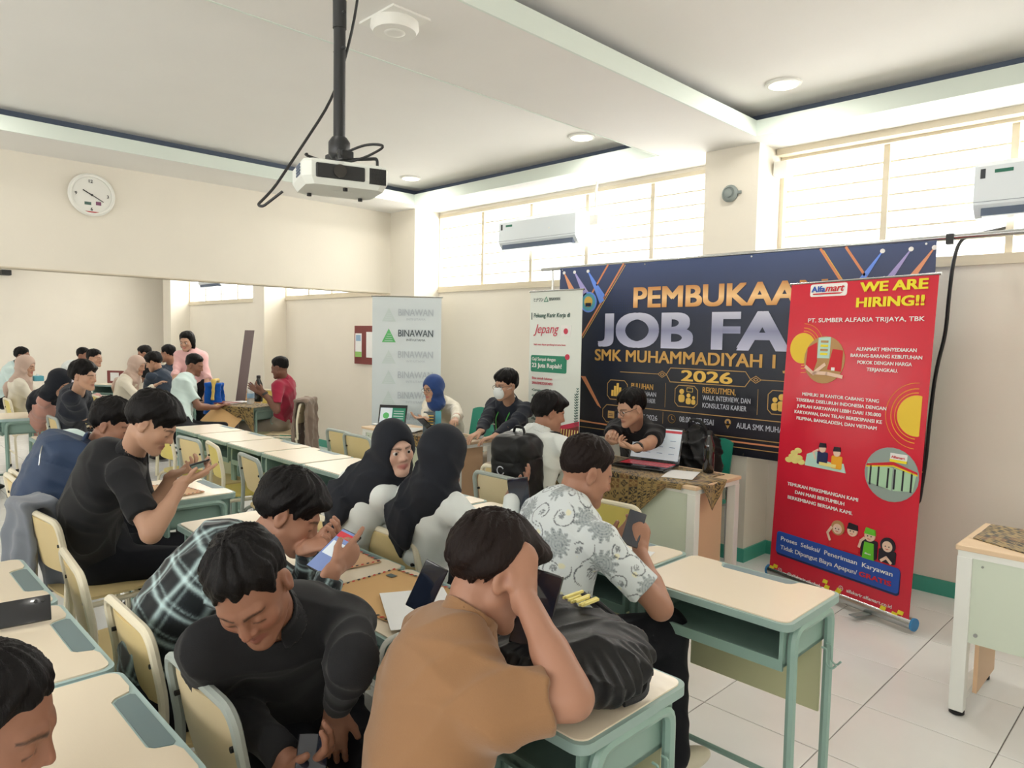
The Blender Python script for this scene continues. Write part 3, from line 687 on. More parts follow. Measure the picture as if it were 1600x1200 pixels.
def desk(label, x, y, rz=0, group=None, yellow=False, rim='desk_rim', metal='desk_metal', top='desk_top', proto={}):
    r = thing('school_desk', label, 'desk', (x, y, 0), math.radians(rz), group); key = (rim, metal, top)
    if key not in proto:
        hw, hd = DW/2-.002, DD/2; parts = []
        def rr(hx, hy, rad, n=5):
            o = []
            for cx, cy, a0 in ((hx-rad, hy-rad, 0), (-hx+rad, hy-rad, 90), (-hx+rad, -hy+rad, 180), (hx-rad, -hy+rad, 270)):
                for i in range(n+1): a = math.radians(a0+90*i/n); o.append((cx+rad*math.cos(a), cy+rad*math.sin(a)))
            return o
        parts.append(('rim', MB().prism(rr(hw, hd, .035), DH-.028, DH-.004), rim))
        # laminate with a notch for the pen tray
        o = [p for p in rr(hw-.012, hd-.012, .03)]; i0 = 6
        notch = [(.175, hd-.012), (.15, hd-.02), (.135, hd-.055), (.12, hd-.066), (-.12, hd-.066), (-.135, hd-.055), (-.15, hd-.02), (-.175, hd-.012)]
        o = o[:6]+notch+o[6:]; parts.append(('desktop', MB().prism(o, DH-.004, DH), top))
        parts.append(('pen_tray', MB().prism([(-.118, hd-.06), (.118, hd-.06), (.13, hd-.05), (.14, hd-.02), (.13, hd-.012), (-.13, hd-.012), (-.14, hd-.02), (-.13, hd-.05)], DH-.004, DH-.0025), 'desk_tray'))
        sh = MB().box((-hw+.03, -hd+.03, DH-.155), (hw-.03, hd-.03, DH-.143)).box((-hw+.03, -hd+.03, DH-.155), (-hw+.042, hd-.03, DH-.028)).box((hw-.042, -hd+.03, DH-.155), (hw-.03, hd-.03, DH-.028)).box((-hw+.03, hd-.042, DH-.155), (hw-.03, hd-.03, DH-.028))
        sh.box((-hw+.03, -hd+.03, DH-.165), (hw-.03, -hd+.04, DH-.130)); parts.append(('book_shelf', sh, metal))
        for sx in (-1, 1):
            X = sx*(hw-.012)
            parts.append(('leg', MB().tube([(X, -.14, .02), (X, -.15, .71), (X, .14, .71), (X, .14, .02)], .0165, 8, .05), metal))
            parts.append(('foot_cap', MB().lathe([(.021, 0), (.021, .035), (.017, .037)], (X, -.14, 0), 10).lathe([(.021, 0), (.021, .035), (.017, .037)], (X, .14, 0), 10), 'rubber'))
        parts.append(('foot_rail', MB().tube([(-hw+.012, -.14, .13), (-hw+.06, .0, .13), (hw-.06, .0, .13), (hw-.012, -.14, .13)], .011, 8, .05), metal))
        parts.append(('hook', MB().tube([(hw-.005, .06, .60), (hw+.012, .06, .60), (hw+.012, .06, .55), (hw+.03, .06, .535), (hw+.045, .06, .555)], .0035, 6, .015), metal)); parts.append(('hook', MB().tube([(hw-.005, .10, .60), (hw+.012, .10, .60), (hw+.012, .10, .55), (hw+.03, .10, .535), (hw+.045, .10, .555)], .0035, 6, .015), metal))
        parts.append(('modesty_panel', MB().box((-hw+.04, .15, .33), (hw-.04, .162, .60), bev=.004), 'modesty'))
        proto[key] = [(n_, (o_ := mb.build(n_, m_, None, True)).data, bpy.data.objects.remove(o_, do_unlink=True))[:2] for n_, mb, m_ in parts]
    for n_, me in proto[key]: link(n_, me, None, r)
    return r
# rows of desks, all facing the window wall
ROWA = [(-1.18, 'school desk carrying the black drawstring bag, nearest the camera'), (-1.77, 'school desk with striped manila envelope and white papers on it'), (-2.355, 'school desk with smaller brown envelope under the plaid shirted boy\'s phone'), (-2.94, 'bare school desk just beyond the plaid shirted boy\'s head')]
for x, l in ROWA: desk(l, x, 1.32)
desk('school desk under the elbow of the young man in black short sleeves', -3.95, 1.37)
desk('school desk with white sleeved forearm resting on it at left edge', -8.28, 1.40, rim='desk_rim_pale')
desk('school desk half hidden behind the navy backpack', -6.30, 1.38)
for x, l in [(-1.16, 'empty school desk with open shelf standing in front of the red banner'), (-1.755, 'school desk carrying a small note pad beside the batik shirted man'), (-2.35, 'school desk in front of the right hand hijab girl'), (-2.94, 'school desk in front of the hijab girl who looks round')]: desk(l, x, 2.27)
for i, l in enumerate(['first empty desk of the long row, at its far left end', 'second empty desk of the long row, from its far end', 'third empty desk of the long row, from its far end', 'fourth desk of the long row, glossy in the middle', 'fifth desk of the long row, just left of the hijab girl']): desk(l, -6.26+.5875*i, 2.44)
for x, l in [(-1.62, 'near school desk at bottom left with pen tray showing'), (-2.215, 'school desk second from bottom left, beside the hand with phone'), (-2.81, 'school desk at the left edge under the dark phone')]: desk(l, x, .31, rim='desk_rim_pale')
# chairs
for a in [('chair in front of the man in black looking down', -1.62, .84, 0, 'tube_grey', 'ply_pale'), ('cream chair between the bottom left desk and plaid shirt', -2.14, .84), ('cream chair with bare seat left of the plaid shirt', -2.74, .84, -4),
          ('cream chair under the young man in black, grey jacket over it', -3.54, .90, 6), ('chair at the left edge partly hidden by grey jacket', -4.5, .96), ('chair under the boy with navy backpack', -4.62, 1.0),
          ('fourth chair at the long desk row, nearest the plaid shirt', -4.36, 2.2, -6, 'tube_grey', 'ply'), ('third chair at the long desk row, with yellow backrest', -4.98, 2.22, -10, 'tube_cream', 'ply_yellow'), ('second chair at the long desk row, grey framed', -5.43, 2.2, 4, 'tube_grey', 'ply'), ('first chair at the long desk row, behind the bowed head', -5.98, 2.2, 0, 'tube_cream', 'ply_yellow'),
          ('grey framed chair beside the dark bag on the floor, left of two', -5.12, 3.3, 0, 'tube_grey', 'ply'), ('grey framed chair right of two beside dark bag', -4.80, 3.27, 0, 'tube_grey', 'ply'),
          ('chair with backrest showing left of the black backpack', -2.92, 3.02, 0, 'tube_grey', 'ply_pale'), ('cream chair right of the batik shirted man by the cloth covered table', -2.12, 2.99, 4, 'tube_cream', 'ply_yellow'), ('chair under the youth with the black backpack', -3.05, 3.2, 0, 'tube_cream', 'ply'),
          ('chair under the camel shirted man', -1.1, .62, 0), ('chair under the batik shirted man', -1.60, 1.84, 0, 'tube_grey', 'ply'), ('chair under the right hand hijab girl', -2.36, 1.87), ('chair under the hijab girl who looks round', -2.80, 1.78),
          ('chair under the dark jacketed boy beside the mauve shirt', -7.42, 1.74, 0, 'tube_grey', 'ply'), ('chair under the girl in mauve shirt', -8.1, 1.78), ('yellow backed chair under the mint shirted man', -8.22, 3.04, 0, 'tube_cream', 'ply_yellow'),
          ('chair at left edge under the woman in white cardigan', -9.6, 1.75, 0, 'tube_cream', 'ply_yellow'), ('empty chair with yellow back beside the lilac shirt', -9.9, 2.5, 0, 'tube_cream', 'ply_yellow'), ('chair behind the woman in beige hijab', -9.55, 2.62, 0, 'tube_cream', 'ply_yellow'), ('chair beside handbag behind the table, far row', -9.3, 4.3, 190, 'tube_cream', 'ply_yellow')]:
    chair(*a)
# chair under the maroon shirted man is turned towards his table
chair('chair under the maroon shirted man, brown jacket over its back', -7.62, 3.86, 132, 'tube_cream', 'ply_pale')
# green stacking chairs behind the vendor tables
mat('green_plastic', (26, 138, 116), .4, spec=.5); mat('chrome', (200, 202, 204), .15, metal=1)
def green_chair(label, x, y, rz):
    r = thing('stacking_chair', label, 'chair', (x, y, 0), math.radians(rz), 'green stacking chairs behind the tables')
    MB().box((-.21, -.2, .43), (.21, .2, .465), bev=.014).build('seat', 'green_plastic', r, True)
    b = MB(); V = []; F = []; n = 16
    for side in (0, 1):
        for j in range(6):
            for i in range(n+1):
                u = -1+2*i/n; top = .90-.045*math.exp(-(u/.35)**2)-.03*abs(u)**4; zz = .56+(top-.56)*j/5
                V.append((u*.215, -.20-.03*(1-u*u)-(zz-.56)*.2+side*.015, zz))
    k = 6*(n+1)
    for side in (0, 1):
        for j in range(5):
            for i in range(n):
                a = side*k+j*(n+1)+i; F.append((a, a+1, a+n+2, a+n+1) if side else (a+n+1, a+n+2, a+1, a))
    for i in range(n): F += [(i, i+1, k+i+1, k+i), (5*(n+1)+i+1, 5*(n+1)+i, k+5*(n+1)+i, k+5*(n+1)+i+1)]
    for j in range(5): F += [((j+1)*(n+1), j*(n+1), k+j*(n+1), k+(j+1)*(n+1)), (j*(n+1)+n, (j+1)*(n+1)+n, k+(j+1)*(n+1)+n, k+j*(n+1)+n)]
    b.add(V, F).build('backrest', 'green_plastic', r, True)
    for sx in (-1, 1):
        MB().tube([(sx*.2, -.23, .01), (sx*.205, -.2, .45), (sx*.2, -.262, .86)], .011, 8, .05).build('leg', 'chrome', r, True)
        MB().tube([(sx*.2, .2, .01), (sx*.2, .16, .43), (sx*.2, -.19, .43)], .011, 8, .05).build('leg', 'chrome', r, True)
    return r
green_chair('green stacking chair between the blue hijab and the masked man', -5.12, 4.52, 184)
green_chair('green stacking chair under the masked man', -4.42, 4.42, 190)
green_chair('green stacking chair at the right end of the laptop table', -2.66, 4.44, 182)
# vendor tables
mat('table_white', (236, 238, 234), .4, spec=.5); mat('table_ply', (228, 200, 166), .4, var=.03, bump=(30, .05), bstretch=(1, 14, 1)); mat('panel_mint', (212, 222, 206), .5); mat('panel_wood', (222, 186, 150), .45, bump=(30, .06), bstretch=(14, 1, 1), var=.03)
def vendor_table(label, x0, x1, y0, y1, h=.75):
    cx, cy = (x0+x1)/2, (y0+y1)/2; r = thing('trade_table', label, 'table', (cx, cy, 0)); W, Dp = (x1-x0)/2, (y1-y0)/2
    MB().box((-W, -Dp, h-.022), (W, Dp, h), bev=.004).build('tabletop', 'table_ply', r); MB().box((-W+.01, -Dp+.01, h-.05), (W-.01, Dp-.01, h-.0225)).build('apron', 'table_white', r)
    for sx in (-1, 1):
        X = sx*(W-.035)
        for sy in (-1, 1): MB().box((X-.028, sy*(Dp-.035)-.028, .02), (X+.028, sy*(Dp-.035)+.028, h-.05), bev=.003).build('leg', 'table_white', r); MB().lathe([(.024, 0), (.03, .004), (.03, .016), (.012, .022)], (X, sy*(Dp-.035), 0), 14).build('foot', 'rubber', r, True)
        MB().box((X-.02, -Dp+.063, .05), (X+.02, Dp-.063, .08)).build('rail', 'table_white', r)
        MB().box((X-.048*sx-.008, -Dp+.1, .085), (X-.048*sx+.008, Dp-.1, h-.05)).build('side_panel', 'panel_wood', r)
    MB().box((-W+.063, -Dp+.02, .33), (W-.063, -Dp+.034, h-.05)).build('front_panel', 'panel_mint', r)
    MB().lathe([(.008, -.006), (.008, .004)], (-W+.09, -Dp+.018, .37), 10, 'y').lathe([(.005, -.004), (.005, .004)], (-W+.10, -Dp+.018, h-.08), 8, 'y').build('screw', 'steel', r)
    return r
vendor_table('white framed table with the laptop and batik cloth', -3.42, -2.11, 3.62, 4.17)
vendor_table('white framed table with tablet and leaflets beside the masked man', -5.62, -4.24, 3.60, 4.05)
vendor_table('white framed table cut by the right edge of the photo', -.76, .6, 3.46, 4.0)
# batik cloths
def batik_mat():
    m = bpy.data.materials.new('batik_cloth'); m.use_nodes = True; nt = m.node_tree; b = nt.nodes['Principled BSDF']; L = nt.links.new; b.inputs['Roughness'].default_value = .8; b.inputs['Sheen Weight'].default_value = .2
    at = nt.nodes.new('ShaderNodeAttribute'); at.attribute_name = 'Col'; L(at.outputs['Color'], b.inputs['Base Color']); MATS['batik_cloth'] = m
batik_mat()
def batik_pat(u, v):
    s = .07; a = np.floor(u/s); b = np.floor(v/s); x = (u/s-a)*2-1; y = (v/s-b)*2-1; r = np.hypot(x, y); th = np.arctan2(y, x)
    dark = np.array(lin((34, 28, 22))); gold = np.array(lin((164, 138, 84))); brown = np.array(lin((112, 78, 42)))
    par = ((a+b) % 2); h = np.sin(a*12.9+b*78.2)*43758; h = h-np.floor(h)
    bgc = np.where((par*(h > .35))[:, None] > 0, dark, np.where((h > .72)[:, None], brown, gold*.9))
    c = bgc.copy()
    fl = (np.abs(r-.50-.20*np.cos(4*th)) < .13)|(r < .14); c = np.where((fl)[:, None], np.where((bgc.sum(1) > .35)[:, None], dark*1.4, gold), c)
    ed = (np.maximum(np.abs(x), np.abs(y)) > .92); c = np.where(ed[:, None], gold*.75, c); return c
def cloth_sheet(name, label, fn, n, m, parent=None, ang=0, th=.003, cat='tablecloth'):
    """fn(i/n, j/m) -> 3D point; pattern follows the sheet"""
    U, Vv = np.meshgrid(np.linspace(0, 1, n+1), np.linspace(0, 1, m+1), indexing='ij'); P = np.array([fn(a, b) for a, b in zip(U.ravel(), Vv.ravel())], float)
    G = P.reshape(n+1, m+1, 3); du = np.concatenate([[0], np.cumsum(np.linalg.norm(np.diff(G[:, m//2], axis=0), axis=1))]); dv = np.concatenate([[0], np.cumsum(np.linalg.norm(np.diff(G[n//2], axis=0), axis=1))])
    uu, vv = np.meshgrid(du, dv, indexing='ij'); uu, vv = uu.ravel(), vv.ravel(); ca, sa = math.cos(ang), math.sin(ang)
    col = batik_pat(uu*ca-vv*sa+7.3, uu*sa+vv*ca+3.1)
    F = [(i*(m+1)+j, (i+1)*(m+1)+j, (i+1)*(m+1)+j+1, i*(m+1)+j+1) for i in range(n) for j in range(m)]
    org = P.mean(0); me = mesh_np(name, P-org, np.array(F), True, col); o = link(name, me, 'batik_cloth', parent, org); sm = o.modifiers.new('thickness', 'SOLIDIFY'); sm.thickness = th; sm.offset = 1
    return tag(o, label, cat)
def drapeA(a, b):                                   # laptop table: lies on top, hangs as a triangle over the front
    x = -3.40+1.20*a
    if b < .45: return (x+.10*(.45-b)/.45*0, 4.12-(4.12-3.622)*(b/.45), .7545+.0015*math.sin(30*a+20*b))
    t = (b-.45)/.55; L = min(.40, max(.03, (-2.27-x)*.95)) if x > -3.0 else .40
    return (x, 3.612-.012*math.sin(t*1.5)-.006*math.sin(16*a)*t, .753-L*t)
cloth_sheet('batik_tablecloth', 'brown and gold batik cloth draped over the laptop table', drapeA, 170, 110)
def drapeA2(a, b):
    y = 3.66+.30*a; L = .17*(1-abs(2*a-1)); return (-2.10+.006*math.sin(9*a), y, .754-L*b) if b > .12 else (-2.22+.12*b/.12, y, .755)
cloth_sheet('batik_cloth_corner', 'folded batik corner hanging over the right end of laptop table', drapeA2, 40, 30)
def drapeB(a, b):
    x = -5.0+.66*a
    if b < .5: return (x, 4.0-.40*b/.5, .7545)
    t = (b-.5)/.5; return (x, 3.592, .753-max(.02, .20*(1-abs(a-.62)/.5))*t)
cloth_sheet('batik_tablecloth', 'batik cloth under the leaflets on the tablet table', drapeB, 70, 60)
def drapeR(a, b):
    x = -.72+1.2*a; y = 3.98-.52*b; return (x, max(y, 3.47+.26*max(0, .35-a)/.35), .7545+.0015*math.sin(25*a))
def drapeR(a, b):
    yb = 3.97; x = -.73+1.2*a; yf = max(3.462, 3.62-.6*a+0.0); return (x, yb+(yf-yb)*b, .7545+.0012*math.sin(25*a+9*b))
cloth_sheet('batik_tablecloth', 'batik cloth on the table at the right edge', drapeR, 110, 50)
# ---------------- projector ----------------
pole = thing('ceiling_pole', 'black telescopic ceiling pole holding the projector', 'mount', (-1.89, 1.13, 2.14))
mat('black_metal', (34, 36, 38), .4, spec=.5); mat('proj_white', (222, 226, 220), .4); mat('tape', (214, 216, 190), .6); mat('lens', (10, 10, 14), .08, coat=1)
MB().tube([(0, 0, .36), (0, 0, 1.06)], .020, 18).build('outer_tube', 'black_metal', pole, True); MB().tube([(0, 0, .02), (0, 0, .45)], .0175, 18).build('inner_tube', 'black_metal', pole, True)
MB().lathe([(.0212, .0), (.0212, .045)], (0, 0, .44), 20).build('tape_band', 'tape', pole, True)
MB().box((-.10, -.10, 1.045), (.10, .10, 1.06)).box((-.08, -.03, .99), (.08, .03, 1.045)).build('ceiling_plate', 'black_metal', pole)
MB().lathe([(.022, -.02), (.032, -.005), (.032, .03), (.022, .045)], (0, 0, .0), 14).box((-.05, -.02, -.03), (.05, .02, .0), bev=.004).build('swivel', 'black_metal', pole, True)
MB().lathe([(.005, -.028), (.005, .028)], (0, 0, .40), 8, 'x').lathe([(.005, -.028), (.005, .028)], (0, 0, .30), 8, 'x').build('bolt', 'black_metal', pole)
for a_ in (35, 145, 215, 325):
    c_, s_ = math.cos(math.radians(a_)), math.sin(math.radians(a_)); MB().tube([(0, 0, -.02), (.07*c_, .07*s_, -.02), (.13*c_, .11*s_, -.022), (.13*c_, .11*s_, -.045)], .005, 6, .02).build('arm', 'black_metal', pole, True)
pj = thing('projector', 'white ceiling projector with black lens panel and vents', 'projector', (-1.87, 1.12, 2.055), math.radians(72)); pj.scale = (.77, .77, .77)
b_ = MB(); hx, hy, hz = .16, .125, .045
ou = [(-hx, -hy+.03), (-hx+.03, -hy), (hx-.03, -hy), (hx, -hy+.03), (hx, hy-.03), (hx-.03, hy), (-hx+.03, hy), (-hx, hy-.03)]
V = [(x*.9, y*.9, -hz) for x, y in ou]+[(x, y, -hz+.028) for x, y in ou]+[(x, y, hz-.01) for x, y in ou]+[(x*.95, y*.95, hz) for x, y in ou]
F = [tuple(range(8))[::-1], tuple(range(24, 32))]+[(k*8+i, k*8+(i+1) % 8, (k+1)*8+(i+1) % 8, (k+1)*8+i) for k in range(3) for i in range(8)]
b_.add(V, F).build('casing', 'proj_white', pj)
MB().box((-.115, -.131, -.022), (.065, -.118, .030), bev=.005).build('front_panel', 'black_metal', pj); MB().lathe([(.024, -.14), (.024, -.128), (.019, -.140), (.016, -.132)], (-.03, 0, .005), 20, 'y').build('lens', 'lens', pj, True)
v_ = MB()
for i in range(6):
    for j in range(4): v_.box((.088+i*.009, -.1275, -.02+j*.012), (.094+i*.009, -.12, -.011+j*.012))
v_.box((.082, -.126, -.026), (.146, -.119, .032)); v_.build('side_vent', 'black_metal', pj)
v_ = MB()
for i in range(7):
    for j in range(4): v_.box((-.163, -.07+i*.011, -.008+j*.011), (-.158, -.063+i*.011, -.001+j*.011))
v_.build('exhaust_grille', 'lead', pj)
MB().box((-.03, -.03, -.0462), (.04, .02, -.0455)).build('service_hatch', 'proj_white', pj); MB().lathe([(.009, -.056), (.009, -.045)], (-.1, .08, 0), 10).lathe([(.009, -.056), (.009, -.045)], (.1, .08, 0), 10).lathe([(.009, -.056), (.009, -.045)], (0, -.09, 0), 10).build('foot', 'rubber', pj)
mat('cable', (30, 30, 32), .5)
cb_ = MB().tube([(-1.86, 1.19, 3.19), (-1.84, 1.18, 2.85), (-1.85, 1.165, 2.55), (-1.93, 1.14, 2.32), (-2.0, 1.07, 2.17), (-2.03, .99, 2.03), (-2.05, .95, 1.98), (-2.035, .96, 1.975), (-1.99, 1.0, 2.02)], .0042, 7, .1).build('projector_cable', 'cable', None, True); tag(cb_, 'black cable looping down beside the projector pole', 'cable')
cb_ = MB().tube([(-1.88, 1.12, 2.13), (-1.80, 1.17, 2.16), (-1.74, 1.20, 2.15), (-1.80, 1.15, 2.11), (-1.88, 1.1, 2.10), (-1.95, 1.05, 2.13), (-1.9, 1.03, 2.12)], .004, 6, .04).build('coiled_cable', 'cable', None, True); tag(cb_, 'coiled black cable resting on top of the projector', 'cable')
# smoke detector / access point, lamps
mat('white_plastic', (236, 236, 230), .4, spec=.5)
ap = thing('ceiling_access_point', 'round white wireless unit on the ceiling beside the pole', 'device', (-2.68, 1.88, 2.945)); MB().lathe([(.095, 0), (.108, .02), (.105, .05), (.09, .06)], (0, 0, 0), 32).lathe([(.03, -.004), (.045, -.002), (.05, .002)], (0, 0, 0), 24).build('housing', 'white_plastic', ap, True)
MB().box((-.13, -.1, .045), (.13, .1, .0545)).build('base_plate', 'white_plastic', ap)
mat('lamp_glow', (255, 250, 238), .5, emit=9)
mat('lamp_dim', (255, 250, 238), .5, emit=5)
def downlight(label, x, y, z, pw=16):
    r = thing('ceiling_downlight', label, 'lamp', (x, y, z), 0, 'round recessed ceiling lights'); MB().lathe([(.105, .0), (.103, -.012), (.085, -.016), (.080, -.006)], (0, 0, 0), 36).build('trim_ring', 'white_plastic', r, True)
    MB().lathe([(.079, -.0155), (.079, -.0165)], (0, 0, 0), 32).build('diffuser', 'lamp_glow', r); lamp(x, y, z-.03, pw)
for a in [('recessed ceiling light left of the three, nearest the clock wall', -5.78, 4.26), ('recessed ceiling light in the middle, above the air conditioner', -3.60, 4.28), ('largest recessed ceiling light, near the top right', -1.97, 4.22)]: downlight(*a, 3.17)
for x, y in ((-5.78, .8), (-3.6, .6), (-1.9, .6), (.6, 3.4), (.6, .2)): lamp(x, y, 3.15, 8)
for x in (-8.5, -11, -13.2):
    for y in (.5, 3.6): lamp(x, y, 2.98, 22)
# ---------------- wall things ----------------
ck = thing('wall_clock', 'round white wall clock on the wall at top left', 'clock', (XB, 1.70, 2.735)); mat('clock_face', (206, 210, 208), .25, coat=.5)
MB().lathe([(.155, 0), (.175, .012), (.178, .03), (.165, .042), (.150, .038), (.148, .025)], (0, 0, 0), 48, 'x').build('rim', 'white_plastic', ck, True); MB().lathe([(.149, .012), (.149, .024)], (0, 0, 0), 48, 'x').build('dial', 'clock_face', ck)
def flat_text(s, m, parent, h, width=None, bold=.0, T=None, pos=(0, 0, 0), align='LEFT', name='lettering', th=.001, shear=0, font=None):
    c = bpy.data.curves.new('t', 'FONT'); c.body = s; c.extrude = .004; c.shear = shear; c.resolution_u = 6 if h > .07 else 3
    o = bpy.data.objects.new('t', c); COL.objects.link(o); me = bpy.data.meshes.new_from_object(o); bpy.data.objects.remove(o); bpy.data.curves.remove(c)
    n = len(me.vertices); V = np.zeros(n*3, np.float32); me.vertices.foreach_get('co', V); V = V.reshape(-1, 3)
    if s.startswith('JOB'):
        jm = V[:, 0] < V[:, 0].min()+.30; yj = V[jm, 1]; V[jm, 1] = (yj-yj.min())/(yj.max()-yj.min())*yj.max()
    x0, x1 = V[:, 0].min(), V[:, 0].max(); y0, y1 = V[:, 1].min(), V[:, 1].max(); has_desc = any(ch in 'gjpqy,@' for ch in s)
    yb = 0.; sc_ = h/max(y1, .3); kx = (width/(x1-x0)) if width else sc_
    X = (V[:, 0]-x0)*kx; Yv = (V[:, 1]-yb)*sc_; Zv = V[:, 2]/.004*th
    if align == 'CENTER': X -= (x1-x0)*kx/2
    if T is None: W_ = np.stack([X, -Zv, Yv], 1)     # stands up in the xz plane, facing -y
    else: W_ = T(X, Yv, Zv)
    W_ = W_+np.array(pos); F0 = [tuple(p.vertices) for p in me.polygons]; bd = bold*.9
    if bd > 0:
        ex = (T(np.array([1.]), np.array([0.]), np.array([0.]))-T(np.array([0.]), np.array([0.]), np.array([0.])))[0] if T else A(1, 0, 0); ez = (T(np.array([0.]), np.array([1.]), np.array([0.]))-T(np.array([0.]), np.array([0.]), np.array([0.])))[0] if T else A(0, 0, 1)
        ey = (T(np.array([0.]), np.array([0.]), np.array([1.]))-T(np.array([0.]), np.array([0.]), np.array([0.])))[0] if T else A(0, -1, 0); Vs = []; Fs_ = []
        for k_, (a_, b_) in enumerate(((-1, -.6), (1, -.6), (-1, .6), (1, .6))): Vs.append(W_+ex*a_*bd*kx+ez*b_*bd*sc_+ey*.00035*k_); Fs_ += [tuple(i+k_*n for i in f) for f in F0]
        bpy.data.meshes.remove(me); me = mesh_np('lettering', np.concatenate(Vs), Fs_)
    else: me.vertices.foreach_set('co', W_.astype(np.float32).ravel()); me.update(); me.materials.clear()
    ob = link(name, me, m, parent); return ob
mat('ink_dark', (52, 56, 62), .6); mat('ink_red', (190, 40, 50), .6); mat('ink_green', (40, 110, 90), .6)
TX = lambda X, Y, Z: np.stack([.027+Z, X, Y], 1)
for s_, (yy, zz) in {'12': (-.02, .10), '3': (.115, -.012), '6': (-.01, -.13), '9': (-.125, -.012)}.items(): flat_text(s_, 'ink_dark', ck, .026, None, .01, TX, (0, yy, zz))
MB().box((.028, -.075, -.004), (.031, .01, .004)).build('hour_hand', 'black_metal', ck, rot=(math.radians(-28), 0, 0)); MB().box((.032, -.02, -.003), (.034, .10, .003)).build('minute_hand', 'black_metal', ck, rot=(math.radians(-30), 0, 0)); MB().lathe([(.008, .026), (.008, .036)], (0, 0, 0), 12, 'x').build('hub', 'black_metal', ck)
mat('pic_green', (84, 112, 104), .6); mat('pic_purple', (120, 70, 100), .6)
MB().box((.0245, -.055, -.085), (.0255, -.005, -.06)).build('dial_print', 'pic_green', ck); MB().box((.0245, .03, -.08), (.0255, .07, -.05)).build('dial_print', 'pic_purple', ck); MB().add([(.0255, -.055, -.137), (.0255, .055, -.137), (.0255, .03, -.146), (.0255, -.03, -.146)], [(0, 1, 2, 3)]).build('dial_print', 'ink_red', ck)
def aircon(label, x0, x1, y, z0, z1):
    r = thing('air_conditioner', label, 'air conditioner', ((x0+x1)/2, YW, z0), 0); W = (x1-x0)/2; H_ = z1-z0; dp = YW-y
    pr = [(0, 0), (0, H_), (-dp+.03, H_), (-dp, H_-.03), (-dp, .07), (-dp+.045, .015), (-dp+.07, 0)]
    V = [(-W, a, b) for a, b in pr]+[(W, a, b) for a, b in pr]; n = len(pr); MB().add(V, [tuple(range(n)), tuple(range(n, 2*n))[::-1]]+[(i, i+n, (i+1) % n+n, (i+1) % n) for i in range(n)]).build('casing', 'ac_white', r)
    MB().box((-W+.04, -dp+.012, .004), (W-.04, -dp+.052, .05)).build('outlet', 'lead', r); MB().box((-W+.05, -dp-.012, -.005), (W-.05, -dp+.03, .002)).build('flap', 'ac_white', r, rot=(.0, 0, 0))
    MB().box((-W+.002, -dp-.002, .085), (W-.002, -dp-.0005, .087)).build('panel_seam', 'lead', r)
    MB().box((-W+.03, -dp-.0015, H_-.10), (-W+.055, -dp, H_-.045)).build('rating_label', 'ink_dark', r)
    MB().box((-W+.10, -dp-.0015, H_-.075), (-W+.19, -dp, H_-.055)).build('brand_mark', 'ink_green', r); MB().lathe([(.008, -dp-.002), (.008, -dp)], (W-.32, 0, H_*.55), 12, 'y').build('indicator', 'white_plastic', r)
    return r
mat('ac_white', (226, 234, 240), .3, spec=.5)
aircon('white split air conditioner in front of the louvre windows, centre', -5.17, -4.17, 4.90, 2.47, 2.765)
aircon('white split air conditioner cut by the top right edge', -1.09, -.1, 4.88, 2.36, 2.68)
aircon('small far air conditioner seen under the wall edge at left', -12.9, -12.0, 4.88, 2.38, 2.66)
wf = thing('wall_speaker_mount', 'small grey round fitting on the square column', 'fitting', (-2.575, 4.75, 2.67)); mat('grey_plastic', (140, 150, 148), .5)
MB().lathe([(.058, 0), (.062, -.02), (.045, -.035), (.046, -.028), (.03, -.028), (.028, -.04), (.012, -.045)], (0, 0, 0), 28, 'y').build('body', 'grey_plastic', wf, True); MB().box((.05, -.02, -.008), (.085, -.005, .012)).build('lever', 'grey_plastic', wf)
q = MB().box((-2.36, 4.95, 2.8), (-2.26, 5.06, 2.9), bev=.006).build('junction_box', 'white_plastic', None); tag(q, 'small white junction box above the window corner by the column', 'box')
sk = thing('socket_outlet', 'white socket with conduit hanging from soffit across the window', 'socket', (-4.02, 5.0, 2.62)); MB().box((-.05, -.03, 0), (.05, .02, .09), bev=.005).build('socket_box', 'white_plastic', sk); MB().tube([(0, .0, .09), (-.004, 0, .3), (.01, 0, .38)], .012, 8).build('conduit', 'white_plastic', sk, True)
mat('poster_maroon', (122, 52, 50), .5); mat('paper_white', (238, 240, 240), .7); mat('paper_green', (150, 196, 110), .7); mat('paper_blue', (150, 180, 210), .7)
nb = thing('notice_board', 'maroon framed notice board on the window wall behind grey banner', 'notice board', (-7.86, YW, 1.22)); MB().box((-.23, -.03, 0), (.40, 0, .50), bev=.004).build('frame', 'poster_maroon', nb)
MB().box((-.20, -.034, .09), (-.05, -.031, .40)).build('notice', 'paper_white', nb); MB().box((-.20, -.0355, .09), (-.05, -.0345, .16)).build('notice', 'paper_green', nb); MB().box((-.18, -.0355, .30), (-.07, -.0345, .38)).build('notice', 'paper_blue', nb); MB().box((.06, -.034, .09), (.30, -.031, .42)).build('notice', 'paper_white', nb)
cc = thing('security_camera', 'small dark camera high on the far wall at left edge', 'camera', (XE, 2.33, 2.5)); MB().box((0, -.05, .0), (.20, .09, .09), bev=.01).build('body', 'black_metal', cc); MB().box((0, -.02, .09), (.05, .02, .15)).build('bracket', 'white_plastic', cc)
